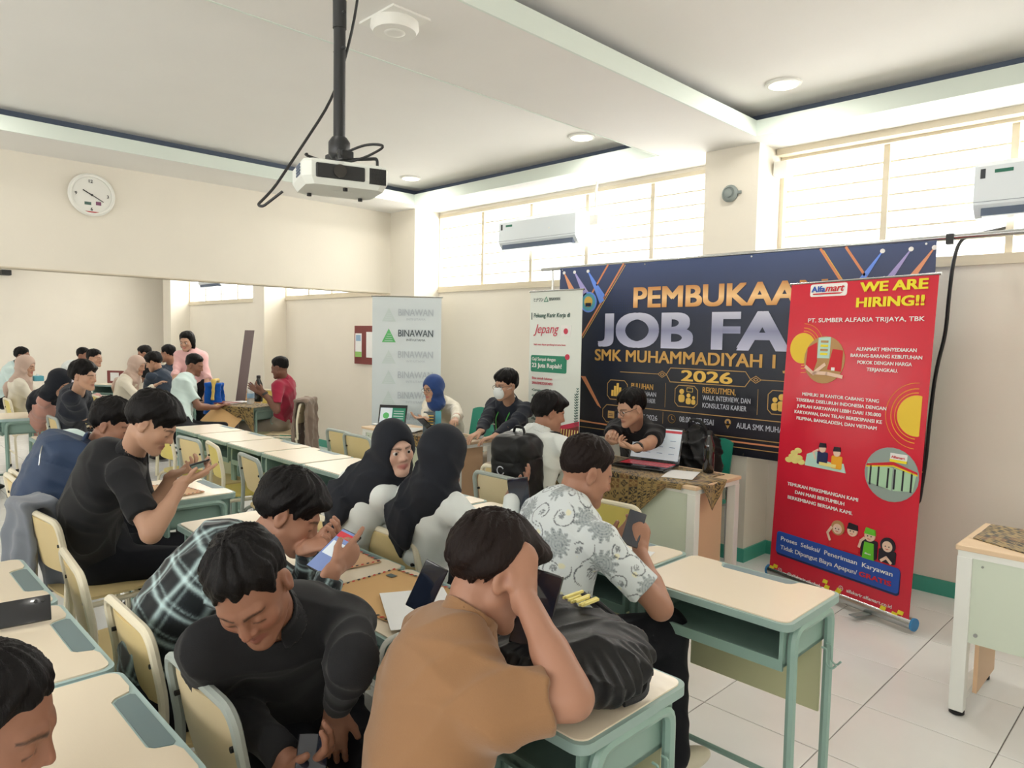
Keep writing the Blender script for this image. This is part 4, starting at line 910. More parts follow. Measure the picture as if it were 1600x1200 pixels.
# ---------------- banners ----------------
class Board:
    """flat printed board: local x right, z up, printed side -y"""
    def __init__(s, name, label, cat, BL, u, v, w, h, m, th=.003):
        u = nrm(u); v = nrm(np.array(v, float)-u*(np.array(v, float)@u)); n = np.cross(u, v)   # n = u x v points to the viewer
        s.r = link(name, None); s.r.matrix_world = Matrix([[u[0], -n[0], v[0], BL[0]], [u[1], -n[1], v[1], BL[1]], [u[2], -n[2], v[2], BL[2]], [0, 0, 0, 1]]); tag(s.r, label, cat); s.w, s.h = w, h
        s.sheet = MB().box((0, 0, 0), (w, th, h)).build('printed_sheet', m, s.r); s.k = 0
    def L(s, l): return -.0016*(l+1)
    def poly(s, pts, m, l=0, name='print'):
        y = s.L(l); n = len(pts); V = [(a, y, b) for a, b in pts]+[(a, .0, b) for a, b in pts]
        return MB().add(V, [tuple(range(n)), tuple(range(n, 2*n))[::-1]]+[(i, i+n, (i+1) % n+n, (i+1) % n) for i in range(n)]).build(name, m, s.r)
    def rect(s, a, b, c, d, m, l=0, r=0, name='print'):
        if r:
            o = []
            for cx, cz, a0 in ((c-r, d-r, 0), (a+r, d-r, 90), (a+r, b+r, 180), (c-r, b+r, 270)):
                for i in range(6): t = math.radians(a0+18*i); o.append((cx+r*math.cos(t), cz+r*math.sin(t)))
            return s.poly(o, m, l, name)
        return s.poly([(a, b), (c, b), (c, d), (a, d)], m, l, name)
    def disk(s, cx, cz, r, m, l=0, rz=None, name='print', n=28): rz = rz or r; return s.poly([(cx+r*math.cos(2*PI*i/n), cz+rz*math.sin(2*PI*i/n)) for i in range(n)], m, l, name)
    def strokes(s, lines, wd, m, l=0, closed=False, name='print'):
        q = MB(); y = s.L(l)
        for ln in lines:
            ln = [np.array(p, float) for p in ln]; k = len(ln)
            for i in range(k if closed else k-1):
                a, b = ln[i], ln[(i+1) % k]; d = b-a; d = d/(np.linalg.norm(d)+1e-9); nn = A(-d[1], d[0])*wd/2; a = a-d*wd*.3; b = b+d*wd*.3
                q.add([(*(a+nn)[:1], y, (a+nn)[1]), ((a-nn)[0], y, (a-nn)[1]), ((b-nn)[0], y, (b-nn)[1]), ((b+nn)[0], y, (b+nn)[1])], [(0, 1, 2, 3)])
        return q.build(name, m, s.r)
    def ring(s, cx, cz, r, wd, m, l=0, rz=None): rz = rz or r; return s.strokes([[(cx+r*math.cos(t), cz+rz*math.sin(t)) for t in np.linspace(0, 2*PI, 32)]], wd, m, l)
    def text(s, st, u, v, h, m, width=None, bold=.015, l=2, align='LEFT', shear=0): return flat_text(st, m, s.r, h, width, bold, None, (u, s.L(l), v), align, 'lettering', .0004, shear)
def grad_mat(name, stops, rough=.4, axis=2, noise=0, emit=0, scale=1., lo=0., spec=.4):
    m = bpy.data.materials.new(name); m.use_nodes = True; nt = m.node_tree; b = nt.nodes['Principled BSDF']; L = nt.links.new; b.inputs['Roughness'].default_value = rough; b.inputs['Specular IOR Level'].default_value = spec
    tc = nt.nodes.new('ShaderNodeTexCoord'); sp = nt.nodes.new('ShaderNodeSeparateXYZ'); L(tc.outputs['Object'], sp.inputs[0]); mr = nt.nodes.new('ShaderNodeMapRange'); mr.inputs[1].default_value = lo; mr.inputs[2].default_value = lo+scale; L(sp.outputs[axis], mr.inputs[0])
    cr = nt.nodes.new('ShaderNodeValToRGB'); L(mr.outputs[0], cr.inputs[0]); e = cr.color_ramp.elements
    while len(e) < len(stops): e.new(.5)
    for i, (p, c) in enumerate(stops): e[i].position = p; e[i].color = lin(c)+(1,)
    L(cr.outputs[0], b.inputs['Base Color']); MATS[name] = m; return m
# big job-fair backdrop
grad_mat('backdrop_navy', [(0, (20, 22, 34)), (.12, (44, 42, 50)), (.3, (28, 32, 42)), (.7, (40, 48, 70)), (1, (70, 84, 124))], .35, 2, scale=1.44)
grad_mat('gold_letters', [(0, (214, 150, 84)), (.45, (250, 208, 150)), (1, (206, 144, 84))], .45, 2, scale=.16, lo=1.08)
grad_mat('silver_letters', [(0, (196, 198, 222)), (.5, (140, 144, 176)), (1, (206, 208, 226))], .45, 2, scale=.26, lo=.77)
mat('gold_text', (206, 160, 84), .5); mat('gold_bright', (232, 190, 90), .5); mat('gold_line', (190, 150, 90), .5); mat('copper_line', (216, 140, 96), .5); mat('beam_blue', (110, 150, 240), .5); mat('beam_lilac', (168, 160, 214), .5); mat('beam_orange', (228, 160, 120), .5); mat('navy_panel', (30, 38, 66), .4); mat('white_print', (242, 242, 240), .6); mat('silver_text', (196, 200, 212), .5); mat('navy_mid', (44, 58, 104), .4); mat('teal_print', (90, 170, 190), .5)
Bg = Board('job_fair_backdrop', 'large navy and gold backdrop reading PEMBUKAAN JOB FAIR 2026', 'banner', (-4.18, 4.72, .78), (1, 0, 0), (0, 0, 1), 2.955, 1.44, 'backdrop_navy')
Bg.strokes([[(.27, .85), (.69, 1.44)], [(.36, 1.20), (.53, 1.44)], [(2.28, 1.44), (2.60, .95)], [(2.44, 1.44), (2.80, .9)]], .016, 'copper_line', 0)
Bg.strokes([[(.28, .83), (.71, 1.43)], [(2.30, 1.43), (2.62, .94)]], .005, 'gold_bright', 1); Bg.poly([(.27, .5), (.32, .5), (.50, .24), (.46, .26)], 'copper_line', 0)
for x, c, sx in ((.05, 'beam_orange', .14), (.17, 'beam_lilac', .16), (.32, 'beam_blue', .16), (2.66, 'beam_blue', -.16), (2.82, 'beam_lilac', -.16), (2.945, 'beam_orange', -.16)):
    for j, wd in enumerate((.075, .045)): Bg.poly([(x-.004, 1.40), (x+.004, 1.40), (x+sx*1.0+wd*.5, 1.40-.22-.03*j), (x+sx*1.0-wd*.5, 1.40-.25-.03*j)], c, j)
    Bg.disk(x, 1.40, .014, 'white_print', 2)
for i in range(9):
    for j in range(9):
        if i == 0 and j == 0: dots = []
        dots.append([(.60+i*.022, 1.05+j*.022), (.604+i*.022, 1.05+j*.022)])
Bg.strokes(dots, .005, 'navy_mid', 0, name='dot_pattern')
Bg.text('PEMBUKAAN', .81, 1.085, .155, 'gold_letters', 1.52, .035); Bg.text('JOB FAIR', .47, .77, .262, 'silver_letters', 2.05, .045); Bg.text('SMK MUHAMMADIYAH 1 JAKARTA', .425, .645, .092, 'gold_text', 2.25, .028)
Bg.text('2026', 1.272, .517, .080, 'gold_bright', .415, .03)
Bg.strokes([[(1.134, .557), (1.17, .61), (1.79, .61), (1.83, .557), (1.79, .502), (1.17, .502)]], .006, 'gold_line', 1, True); Bg.strokes([[(.69, .557), (1.06, .557)], [(1.90, .557), (2.25, .557)]], .005, 'gold_line', 1)
for cx in (1.095, 1.87): Bg.strokes([[(cx-.04, .557), (cx, .582), (cx+.04, .557), (cx, .532)], [(cx-.018, .557), (cx, .568), (cx+.018, .557), (cx, .546)]], .005, 'gold_line', 1, True)
def octo(a, b, c, d, k=.03): return [(a+k, b), (c-k, b), (c, b+k), (c, d-k), (c-k, d), (a+k, d), (a, d-k), (a, b+k)]
for a, b, c, d in ((.563, .325, .766, .485), (1.217, .318, 1.413, .48), (1.965, .325, 2.16, .49)): Bg.strokes([octo(a, b, c, d)], .006, 'gold_line', 1, True)
for i, hh in enumerate((.05, .085, .11, .075, .04)): Bg.rect(.605+i*.026, .352, .626+i*.026, .352+hh, 'gold_bright', 1)
def people_icon(cx, cz, s):
    Bg.disk(cx, cz+.035*s, .018*s, 'gold_bright', 1); Bg.rect(cx-.024*s, cz-.04*s, cx+.024*s, cz+.014*s, 'gold_bright', 1, .018*s)
people_icon(1.275, .395, 1.1); people_icon(1.335, .375, .9); people_icon(1.378, .368, .7); Bg.strokes([[(1.32, .435), (1.37, .435), (1.37, .465), (1.32, .465)]], .004, 'gold_bright', 1, True)
people_icon(2.063, .40, 1.3); people_icon(2.015, .39, 1.0); people_icon(2.11, .39, 1.0)
Bg.text('PULUHAN', .806, .428, .044, 'gold_text', .21, .02); Bg.text('PERUSAHAAN', .806, .375, .036, 'silver_text', .24, .01); Bg.text('TERKONFIRMASI HADIR', .806, .322, .036, 'silver_text', .235, .01)
Bg.text('REKRUTMEN,', 1.456, .436, .042, 'gold_text', .265, .02); Bg.text('WALK INTERVIEW, DAN', 1.457, .383, .036, 'silver_text', .38, .01); Bg.text('KONSULTASI KARIER', 1.459, .326, .036, 'silver_text', .35, .01)
Bg.strokes([[(1.13, .30), (1.13, .49)], [(1.89, .31), (1.89, .49)]], .003, 'gold_line', 1); Bg.strokes([octo(.52, .13, 2.6, .275, .04)], .006, 'gold_line', 1, True)
Bg.rect(.575, .165, .64, .225, 'gold_line', 1); Bg.strokes([[(.585, .2), (.63, .2)], [(.585, .185), (.63, .185)]], .004, 'navy_panel', 2)
Bg.text('14 JANUARI 2026', .68, .185, .042, 'silver_text', .385, .01); Bg.ring(1.195, .215, .032, .007, 'gold_line', 1); Bg.strokes([[(1.195, .235), (1.195, .213), (1.212, .208)]], .005, 'gold_line', 1)
Bg.text('08.00 - SELESAI', 1.265, .20, .042, 'silver_text', .29, .012); Bg.disk(1.668, .235, .024, 'gold_line', 1); Bg.poly([(1.648, .225), (1.668, .185), (1.688, .225)], 'gold_line', 1); Bg.disk(1.668, .235, .010, 'navy_panel', 2)
Bg.text('AULA SMK MUHAMMADIYAH 1 JAKARTA', 1.738, .20, .040, 'silver_text', .80, .01); Bg.strokes([[(1.115, .17), (1.115, .26)]], .003, 'gold_line', 1)
Bg.strokes([[(0, .16), (.2, .125), (.55, .10), (2.9, .10)], [(0, .06), (2.95, .06)]], .006, 'gold_line', 0); Bg.strokes([[(.25, .11), (1.1, .098), (2.4, .10)]], .012, 'copper_line', 1)
Bg.disk(.335, 1.137, .088, 'beam_blue', 1); Bg.disk(.335, 1.137, .074, 'teal_print', 2); Bg.disk(.335, 1.14, .045, 'gold_bright', 3); Bg.rect(.305, 1.10, .365, 1.13, 'navy_panel', 4)
for x in (.03, .9, 1.8, 2.9): MB().lathe([(.007, -.003), (.007, .004)], (x, 0, 1.425), 10, 'y').lathe([(.007, -.003), (.007, .004)], (x, 0, .015), 10, 'y').build('eyelet', 'steel', Bg.r)
rod = thing('backdrop_rail', 'long grey pole holding the backdrop in front of windows', 'pole', (-4.42, 4.74, 2.225)); MB().tube([(0, 0, 0), (4.2, 0, .015)], .016, 10).build('tube', 'steel', rod, True); MB().box((3.24, -.02, -.03), (3.28, .02, .03)).build('clamp', 'black_metal', rod)
for x in (-4.3, -.35): MB().tube([(x+4.42, .02, 0), (x+4.42, .02, -2.22)], .012, 8).build('upright', 'steel', rod, True)
q = MB().tube([tuple(D(*p)) for p in ((1598, 350, 4.3), (1500, 372, 4.2), (1489, 410, 4.2), (1482, 470, 4.22), (1478, 520, 4.25), (1462, 580, 4.3), (1452, 660, 4.4), (1447, 720, 4.5), (1437, 780, 4.6), (1430, 850, 4.7))], .011, 8, .2).build('hanging_cable', 'cable', None, True); tag(q, 'thick dark cable hanging down beside the red banner', 'cable')
def rollup(name, label, BL, u, v, w, h, m, endc='steel', basem='steel', fb=.05):
    b = Board(name, label, 'banner', BL, u, v, w, h, m)
    MB().tube([(-.012, .004, h), (w+.012, .004, h)], .008, 8).build('top_rail', 'steel', b.r, True); MB().tube([(-.02, .02, -fb+.035), (w+.02, .02, -fb+.035)], .033, 14).build('cassette', basem, b.r, True)
    for x in (-.024, w+.014): MB().tube([(x, .02, -fb+.035), (x+.012, .02, -fb+.035)], .037, 14).build('end_cap', endc, b.r, True)
    MB().tube([(w/2, .03, -.02), (w/2, .035, h)], .007, 8).build('support_pole', 'steel', b.r, True)
    MB().box((w*.72, -.13, -fb+.0), (w*.72+.05, .12, -fb+.008), bev=.003).build('foot', 'grey_plastic', b.r); MB().box((w*.22, -.03, -fb+.0), (w*.22+.05, .12, -fb+.008), bev=.003).build('foot', 'grey_plastic', b.r)
    return b
mat('banner_red', (214, 40, 62), .22, spec=.5, bump=(3.0, .25, .02)); mat('print_yellow', (244, 226, 50), .5); mat('print_orange', (240, 170, 40), .5); mat('print_blue', (40, 84, 180), .5); mat('print_navy', (30, 44, 90), .5); mat('end_blue', (50, 130, 190), .4); mat('print_red', (210, 36, 50), .5); mat('fig_skin', (238, 204, 182), .6); mat('fig_green', (104, 200, 50), .5); mat('fig_dark', (36, 32, 44), .5); mat('photo_grey', (150, 166, 160), .5); mat('photo_glow', (176, 214, 180), .5); mat('photo_brown', (186, 146, 96), .5); mat('fig_mint', (190, 226, 214), .5); mat('print_gold_pale', (240, 226, 140), .5); mat('print_rose', (226, 90, 100), .4); mat('photo_yellow', (236, 200, 60), .5)
BLr = A(-2.08, 4.559, .07); BRr = A(-1.166, 4.276, .07); TLr = A(-1.842, 4.584, 1.996); ur = nrm(BRr-BLr); nr_ = np.cross(ur, nrm(TLr-BLr))
Rb = rollup('roll_up_banner', 'tall red and yellow WE ARE HIRING roll-up banner', BLr, ur, TLr-BLr, .985, 1.925, 'banner_red', 'end_blue')
Rb.rect(.155, 1.832, .425, 1.912, 'white_print', 0, .015); Rb.text('Alfa', .168, 1.862, .036, 'print_blue', .10, .03); Rb.text('mart', .272, 1.862, .034, 'print_red', .135, .02, shear=.3); Rb.poly([(.175, 1.845), (.38, 1.845), (.395, 1.853), (.18, 1.853)], 'print_red', 1)
Rb.text('WE ARE', .52, 1.848, .055, 'print_yellow', .41, .045); Rb.text('HIRING!!', .502, 1.757, .055, 'print_yellow', .415, .045); Rb.text('PT. SUMBER ALFARIA TRIJAYA, TBK', .16, 1.668, .026, 'white_print', .77, .015)
for (cx, cz, rr_) in ((.13, 1.50, .10), (.93, 1.14, .115)):
    cc_ = [(cx+rr_*math.cos(t), cz+rr_*math.sin(t)) for t in np.linspace(0, 2*PI, 40)]; cl_ = [(min(max(a, .002), .953), b) for a, b in cc_]; Rb.poly(cl_[:-1], 'photo_yellow', 0)
    for k in (1.12, 1.32, 1.6): Rb.strokes([[p for p in [(cx+rr_*k*math.cos(t), cz+rr_*k*math.sin(t)) for t in np.linspace((PI/2 if cx > .5 else -PI/2), (PI*1.5 if cx > .5 else PI/2), 24)] if .0 < p[0] < .955]], .005 if k < 1.5 else .003, 'print_orange', 0)
Rb.disk(.30, 1.43, .150, 'photo_brown', 1); 
def cut(pts, cx, cz, r):
    return [(cx+(a-cx)*min(1, r/max(math.hypot(a-cx, b-cz), 1e-6)), cz+(b-cz)*min(1, r/max(math.hypot(a-cx, b-cz), 1e-6))) for a, b in pts]
Rb.poly(cut([(.15, 1.36), (.22, 1.33), (.25, 1.42), (.24, 1.54), (.15, 1.52)], .30, 1.43, .148), 'print_red', 2); Rb.poly(cut([(.33, 1.37), (.45, 1.35), (.45, 1.50), (.36, 1.50)], .30, 1.43, .148), 'print_red', 2); Rb.poly([(.25, 1.44), (.34, 1.44), (.34, 1.575), (.25, 1.57)], 'fig_mint', 2)
for j in range(4): Rb.rect(.27, 1.46+.026*j, .325, 1.474+.026*j, ('print_yellow', 'photo_brown')[j % 2], 3)
Rb.strokes([[(.17, 1.38), (.23, 1.34), (.31, 1.40)], [(.44, 1.33), (.33, 1.345), (.24, 1.345)]], .022, 'fig_skin', 3); Rb.rect(.36, 1.365, .385, 1.385, 'white_print', 3)
for i, (s_, a, b) in enumerate([('ALFAMART MENYEDIAKAN', .525, .90), ('BARANG-BARANG KEBUTUHAN', .49, .935), ('POKOK DENGAN HARGA', .54, .88), ('TERJANGKAU.', .605, .80)]): Rb.text(s_, a, 1.495-.040*i, .020, 'white_print', b-a, .03)
for i, (s_, a, b) in enumerate([('MEMILIKI 38 KANTOR CABANG YANG', .16, .70), ('TERSEBAR DISELURUH INDONESIA DENGAN', .115, .75), ('JUMLAH KARYAWAN LEBIH DARI 130.000', .125, .72), ('KARYAWAN, DAN TELAH BEREKSPANSI KE', .11, .73), ('FILIPINA, BANGLADESH, DAN VIETNAM', .13, .70)]): Rb.text(s_, a, 1.193-.040*i, .020, 'white_print', b-a, .03)
for k, (x, z) in enumerate([(.09, .76), (.14, .76), (.115, .785), (.17, .785), (.13, .81), (.19, .76), (.16, .83)]): Rb.disk(x, z, .028, 'print_gold_pale', 1+k % 2, .018)
Rb.poly([(.22, .745), (.52, .745), (.50, .80), (.42, .79), (.36, .80), (.30, .85), (.23, .82)], 'fig_mint', 1)
for cx, cz, hc, bc in ((.345, .87, 'fig_dark', 'print_navy'), (.45, .86, 'fig_dark', 'print_orange')):
    Rb.rect(cx-.035, cz-.10, cx+.04, cz-.02, bc, 2, .01); Rb.disk(cx, cz, .024, 'fig_skin', 3); Rb.poly([(cx-.028, cz+.005), (cx+.026, cz+.01), (cx+.02, cz+.036), (cx-.02, cz+.036)], hc, 4)
Rb.strokes([[(.30, .80), (.28, .84), (.315, .86)]], .012, 'fig_skin', 3); Rb.rect(.33, .765, .45, .785, 'print_gold_pale', 4)
Rb.disk(.81, .79, .165, 'photo_grey', 1, .155)
Rb.poly(cut([(.66, .72), (.82, .70), (.82, .83), (.66, .84)], .81, .79, .155), 'photo_glow', 2); Rb.poly(cut([(.83, .70), (.96, .71), (.96, .81), (.83, .83)], .81, .79, .155), 'photo_glow', 2)
Rb.poly(cut([(.64, .835), (.82, .865), (.97, .83), (.97, .815), (.82, .845), (.64, .82)], .81, .79, .158), 'print_red', 3); Rb.poly(cut([(.64, .823), (.82, .848), (.97, .817), (.97, .808), (.82, .838), (.64, .812)], .81, .79, .158), 'print_yellow', 3)
for x in (.68, .73, .79, .83, .88, .93): Rb.rect(x, .71, x+.010, .825, 'fig_dark', 3)
Rb.rect(.80, .865, .90, .915, 'white_print', 4); Rb.rect(.80, .865, .90, .88, 'print_yellow', 5); Rb.text('Alfamart', .81, .888, .014, 'print_red', .08, .02, 6)
for i, (s_, a, b) in enumerate([('TEMUKAN PERKEMBANGAN KAMI', .10, .62), ('DAN MARI BERTUMBUH', .165, .53), ('BERKEMBANG BERSAMA KAMI.', .11, .59)]): Rb.text(s_, a, .592-.044*i, .021, 'white_print', b-a, .03)
Rb.rect(.05, .115, .918, .262, 'print_navy', 1, .02); Rb.rect(.045, .128, .915, .272, 'print_blue', 2, .02)
Rb.text('Proses  Seleksi/  Penerimaan  Karyawan', .085, .218, .027, 'white_print', .79, .012, 4); Rb.text('Tidak Dipungut Biaya Apapun/', .085, .160, .027, 'white_print', .57, .012, 4); Rb.text('GRATIS', .67, .160, .027, 'print_red', .20, .04, 4)
for cx, cz, hc, bc, cap_ in ((.50, .40, 'photo_brown', 'print_red', 0), (.60, .41, 'fig_dark', 'print_red', 0), (.715, .41, 'fig_dark', 'fig_green', 1), (.83, .38, 'fig_dark', 'fig_dark', 0)):
    Rb.rect(cx-.052, .278 if cap_ or cx < .55 else .282, cx+.052, cz-.022, bc if not cap_ else 'fig_dark', 3, .012)
    if cap_: Rb.poly([(cx-.038, .272), (cx+.038, .272), (cx+.03, cz-.04), (cx-.03, cz-.04)], 'fig_green', 4)
    if cx in (.50, .83): Rb.disk(cx, cz+.004, .045, hc, 4); Rb.disk(cx, cz-.002, .031, 'fig_skin', 5)
    else: Rb.disk(cx, cz, .033, 'fig_skin', 4); Rb.poly([(cx-.036, cz+.008), (cx+.036, cz+.008), (cx+.030, cz+.04), (cx-.026, cz+.045)], 'fig_green' if cap_ else hc, 5)
    Rb.disk(cx-.011, cz-.002, .0035, 'fig_dark', 6, n=8); Rb.disk(cx+.011, cz-.002, .0035, 'fig_dark', 6, n=8); Rb.strokes([[(cx-.009, cz-.016), (cx, cz-.019), (cx+.009, cz-.016)]], .003, 'print_red', 6)
Rb.ring(.489, .398, .010, .002, 'white_print', 7); Rb.ring(.511, .398, .010, .002, 'white_print', 7); Rb.strokes([[(.455, .32), (.435, .36), (.46, .40)], [(.655, .33), (.665, .37), (.685, .39)], [(.80, .29), (.83, .315), (.86, .29)]], .016, 'fig_skin', 6)
Rb.text('alfamart', .695, .300, .010, 'white_print', .04, .02, 6)
Rb.strokes([octo(.092-.014, .0, .092+.014, .028, .006)], .003, 'white_print', 1, True); Rb.ring(.092, .014, .007, .0025, 'white_print', 1); Rb.text('@alfakarir.cikokol', .155, .004, .020, 'white_print', .25, .01); Rb.ring(.553, .045, .014, .003, 'white_print', 1); Rb.strokes([[(.539, .045), (.567, .045)], [(.553, .031), (.553, .059)]], .002, 'white_print', 1); Rb.text('alfakarir.alfamart.co.id', .594, .036, .020, 'white_print', .29, .012)
for x, z in ((.02, .012), (.05, .03), (.44, .05), (.455, .02), (.53, .01), (.54, .028), (.83, .02), (.90, .01), (.935, .03)): Rb.poly([(x-.02, z-.011), (x+.014, z-.011), (x+.02, z+.011), (x-.012, z+.013)], 'print_yellow', 1)
# green + white recruiting banner
mat('banner_white', (232, 238, 232), .3, bump=(2.5, .15, .02)); mat('print_green', (40, 138, 108), .5); mat('print_green_dark', (60, 100, 92), .5); mat('print_crimson', (206, 60, 86), .5); mat('text_grey', (90, 104, 104), .5)
Gb = rollup('roll_up_banner', 'white roll-up banner with green speech box reading 23 Juta Rupiah', A(-4.25, 4.42, .0)+A(0, 0, .05), (.6, -.02, 0), (0, 0, 1), .6, 1.95, 'banner_white')
def Gt(s_, u, v, h, m, wd, **k): return Gb.text(s_, u, v-.05, h, m, wd, **k)
Gt('ヒナワン', .05, 1.915, .030, 'text_grey', .11); Gb.strokes([[(.172, 1.862), (.195, 1.90), (.218, 1.862)]], .006, 'print_green', 1, True); Gt('BINAWAN', .232, 1.918, .026, 'text_grey', .125)
Gt('Peluang Karir Kerja di', .05, 1.778, .036, 'print_green_dark', .425, shear=.15); Gb.rect(.02, 1.71, .028, 1.77, 'text_grey', 1); Gt('Jepang', .052, 1.645, .075, 'print_crimson', .30, bold=.0, shear=.35); Gb.rect(.375, 1.57, .485, 1.66, 'white_print', 1); Gb.disk(.43, 1.612, .024, 'print_crimson', 2)
Gt('Raih masa depan gemilang bersama kami', .06, 1.541, .014, 'print_crimson', .37); Gb.rect(.025, 1.262, .445, 1.405, 'print_green', 1, .015); Gb.disk(.452, 1.40, .024, 'print_crimson', 2)
Gt('Gaji Sampai dengan', .042, 1.41, .027, 'white_print', .28); Gt('23 Juta Rupiah!', .042, 1.352, .036, 'white_print', .35, bold=.03)
Gt('Bisa untuk lulusan', .046, 1.248, .020, 'print_crimson', .24); Gt('SMA/SMK/D3/D4/S1', .046, 1.205, .022, 'print_crimson', .245, bold=.02)
for i, s_ in enumerate(('•Caregiver', '•Restoran', '•Pertanian', '•Hotel', '•Konstruksi', '•Manufaktur', '•Perawat')): Gt(s_, .046, 1.145-.05*i, .022, 'print_green_dark', None)
Gb.strokes([[(.565, 1.15-.022*i), (.575, 1.14-.022*i), (.585, 1.15-.022*i)] for i in range(22)]+[[(.545, 1.10-.022*i), (.555, 1.09-.022*i), (.565, 1.10-.022*i)] for i in range(18)], .007, 'print_green_dark', 1)
Gb.poly([(.30, .80), (.598, .88), (.598, .58), (.30, .58)], 'print_crimson', 1); Gb.poly([(.33, .77), (.598, .84), (.598, .60), (.33, .60)], 'poster_maroon', 2); Gb.strokes([[(.36+.03*i, .62), (.38+.03*i, .80)] for i in range(8)], .010, 'print_gold_pale', 3)
# grey banner
mat('banner_grey', (212, 222, 226), .35, bump=(2.5, .12, .02)); mat('logo_green', (92, 186, 110), .5); mat('logo_pale', (202, 216, 216), .5); mat('text_pale', (188, 198, 206), .5); mat('text_slate', (74, 88, 96), .5)
Kb = rollup('roll_up_banner', 'pale grey roll-up banner repeating a green triangle logo', A(-6.032, 3.988, .05), (.488, .493, 0), (0, 0, 1), .693, 1.94, 'banner_grey')
for i, z in enumerate((1.80, 1.592, 1.378, 1.172, .965, .75, .54)):
    z -= .05; on = i == 1; Kb.poly([(.097, z-.06), (.237, z-.06), (.166, z+.078)], 'logo_green' if on else 'logo_pale', 0); Kb.strokes([[(.125+.01*k, z-.045+.022*k), (.205-.005*k, z-.045+.022*k)] for k in range(4)], .004, 'banner_grey', 1)
    Kb.text('BINAWAN', .262, z, .068, 'text_slate' if on else 'text_pale', .35, .008); Kb.text('INTI UTAMA', .345, z-.045, .022, 'text_slate' if on else 'text_pale', .19, .0)
# slim standee far away
mat('standee_brown', (104, 88, 88), .4)
P1 = D(352, 622, 8.9); P2 = D(389, 625, 8.6); P3 = D(409, 521, 8.6); P4 = P2+(P2-P3)*.93
uu = nrm(A(P2[0]-P1[0], P2[1]-P1[1], 0)); Sb = Board('roll_up_banner', 'slim grey brown standee leaning behind the far table', 'banner', (P4[0]-uu[0]*.20, P4[1]-uu[1]*.20, .03), uu, P3-P4, .20, 1.62, "standee_brown")
# ================= people =================
P_ = {}
def h2(px, py, d): return D(px, py, d)
UP = A(0, 0, 1)
# -- foreground --
P_['camel'] = person('person in camel polo shirt seen from behind, hand raised to his head', h2(770, 893, 1.52), (-1.03, .82, .53), 72, hy=66, hp=28, hr=6, skin='tan', hair='mop', hairm='hair_brown', top='camel_cloth', bot='black_trouser', lvl=3, sc=1.0, curve=.05, thick=.55, seed=.4, folds=.8,
    RH=dict(E=h2(893, 1090, 1.31), W=h2(818, 930, 1.45), d=(-.25, .15, 1.), n=(-1, .5, .2), curl=1.1, thumb=.8), LH=dict(W=h2(765, 985, 1.72), pole=(-.5, -.2, -1), d=(.5, .45, .3), n=(.3, .3, .9), curl=.7), wide=1.02)
P_['downer'] = person('person in black long sleeved shirt twisted round, looking down at his phone', h2(392, 918, 1.53), (-1.74, .93, .52), -14, hy=-38, hp=38, hr=-14, skin='brown', hair='short', top='black_cloth', sleeve='long', lvl=3, curve=.04, seed=1.3, eyes='closed', neckoff=(.02, .03, -.01),
    folds=.85, wide=.96, LH=dict(E=h2(550, 1035, 1.55), W=h2(526, 1105, 1.73), d=(-.05, -.1, -1), n=(-.7, .7, 0), curl=.3, tside=1, thumb=.1), RH=dict(E=h2(355, 1090, 1.68), W=h2(452, 1190, 1.55), d=(.6, .5, .3), n=(0, 0, 1), curl=.8), collar=True, thick=.85, legs=True, feetmesh=False)
P_['lefty'] = person('person at bottom left corner with head bowed in profile', h2(-24, 1135, 1.08), (-1.46, -.18, .50), 70, hy=56, hp=20, skin='brown', hair='fade', top='black_cloth', lvl=3, seed=2., eyes='closed', thick=.75, curve=.05, feetmesh=False, legs=False)
P_['plaid'] = person('person in black and pale green plaid shirt tapping a phone', h2(452, 803, 2.2), (-2.22, .70, .52), 66, hy=52, hp=30, hr=4, skin='tan', hair='mop', top='plaid', topcol=plaid_col, sleeve='long', lvl=3, curve=.08, seed=.9,
    LH=dict(W=h2(482, 855, 2.15), pole=(-.6, .2, -.8), d=(.8, .5, .35), n=(.3, -.3, .9), curl=.8), RH=dict(W=h2(520, 892, 1.95), pole=(.7, -.1, -.9), d=(-.2, .9, .4), n=(-.9, .1, .2), curl=.9, point=True), wide=1.04)
P_['batik'] = person('person in white batik shirt with leaf print, back turned', h2(916, 738, 2.52), (-1.60, 1.80, .53), 74, hy=62, hp=22, skin='tan', hair='fade', hairm='hair_brown', top='batik_shirt', topcol=batik_col, sleeve='short', bot='black_trouser', lvl=3, curve=.05, seed=.2, folds=.55, shoes='shoe_cream', thick=1.15,
    RH=dict(W=h2(1000, 862, 2.50), pole=(.9, .1, -.9), d=(-.2, .35, .9), n=(-.8, .5, .1), curl=.9), LH=dict(W=h2(955, 850, 2.75), pole=(-.6, 0, -1), d=(.4, .6, .5), n=(.5, 0, .8), curl=.8), knees=[D(1040, 985, 2.52), D(985, 1000, 2.5)], feet=[D(1050, 1175, 2.42), D(1000, 1165, 2.6)], wide=1.14)
P_['hij2'] = person('person in black hijab and white shirt, back fully turned', h2(693, 712, 2.72), (-2.36, 1.84, .53), 86, hy=84, hp=12, fem=True, top='white_cloth', sleeve='long', hijab=('hijab_black', True), folds=.22, lvl=2, sc=.96, curve=.04, seed=1.7, tailpt=(.03, -.0, .0),
    RH=dict(W=h2(800, 770, 2.75), pole=(.7, -.2, -.8), d=(.2, .6, .5), n=(-.4, .2, .9)), LH=dict(W=(-2.45, 2.05, .8), pole=(-.7, -.2, -.8)))
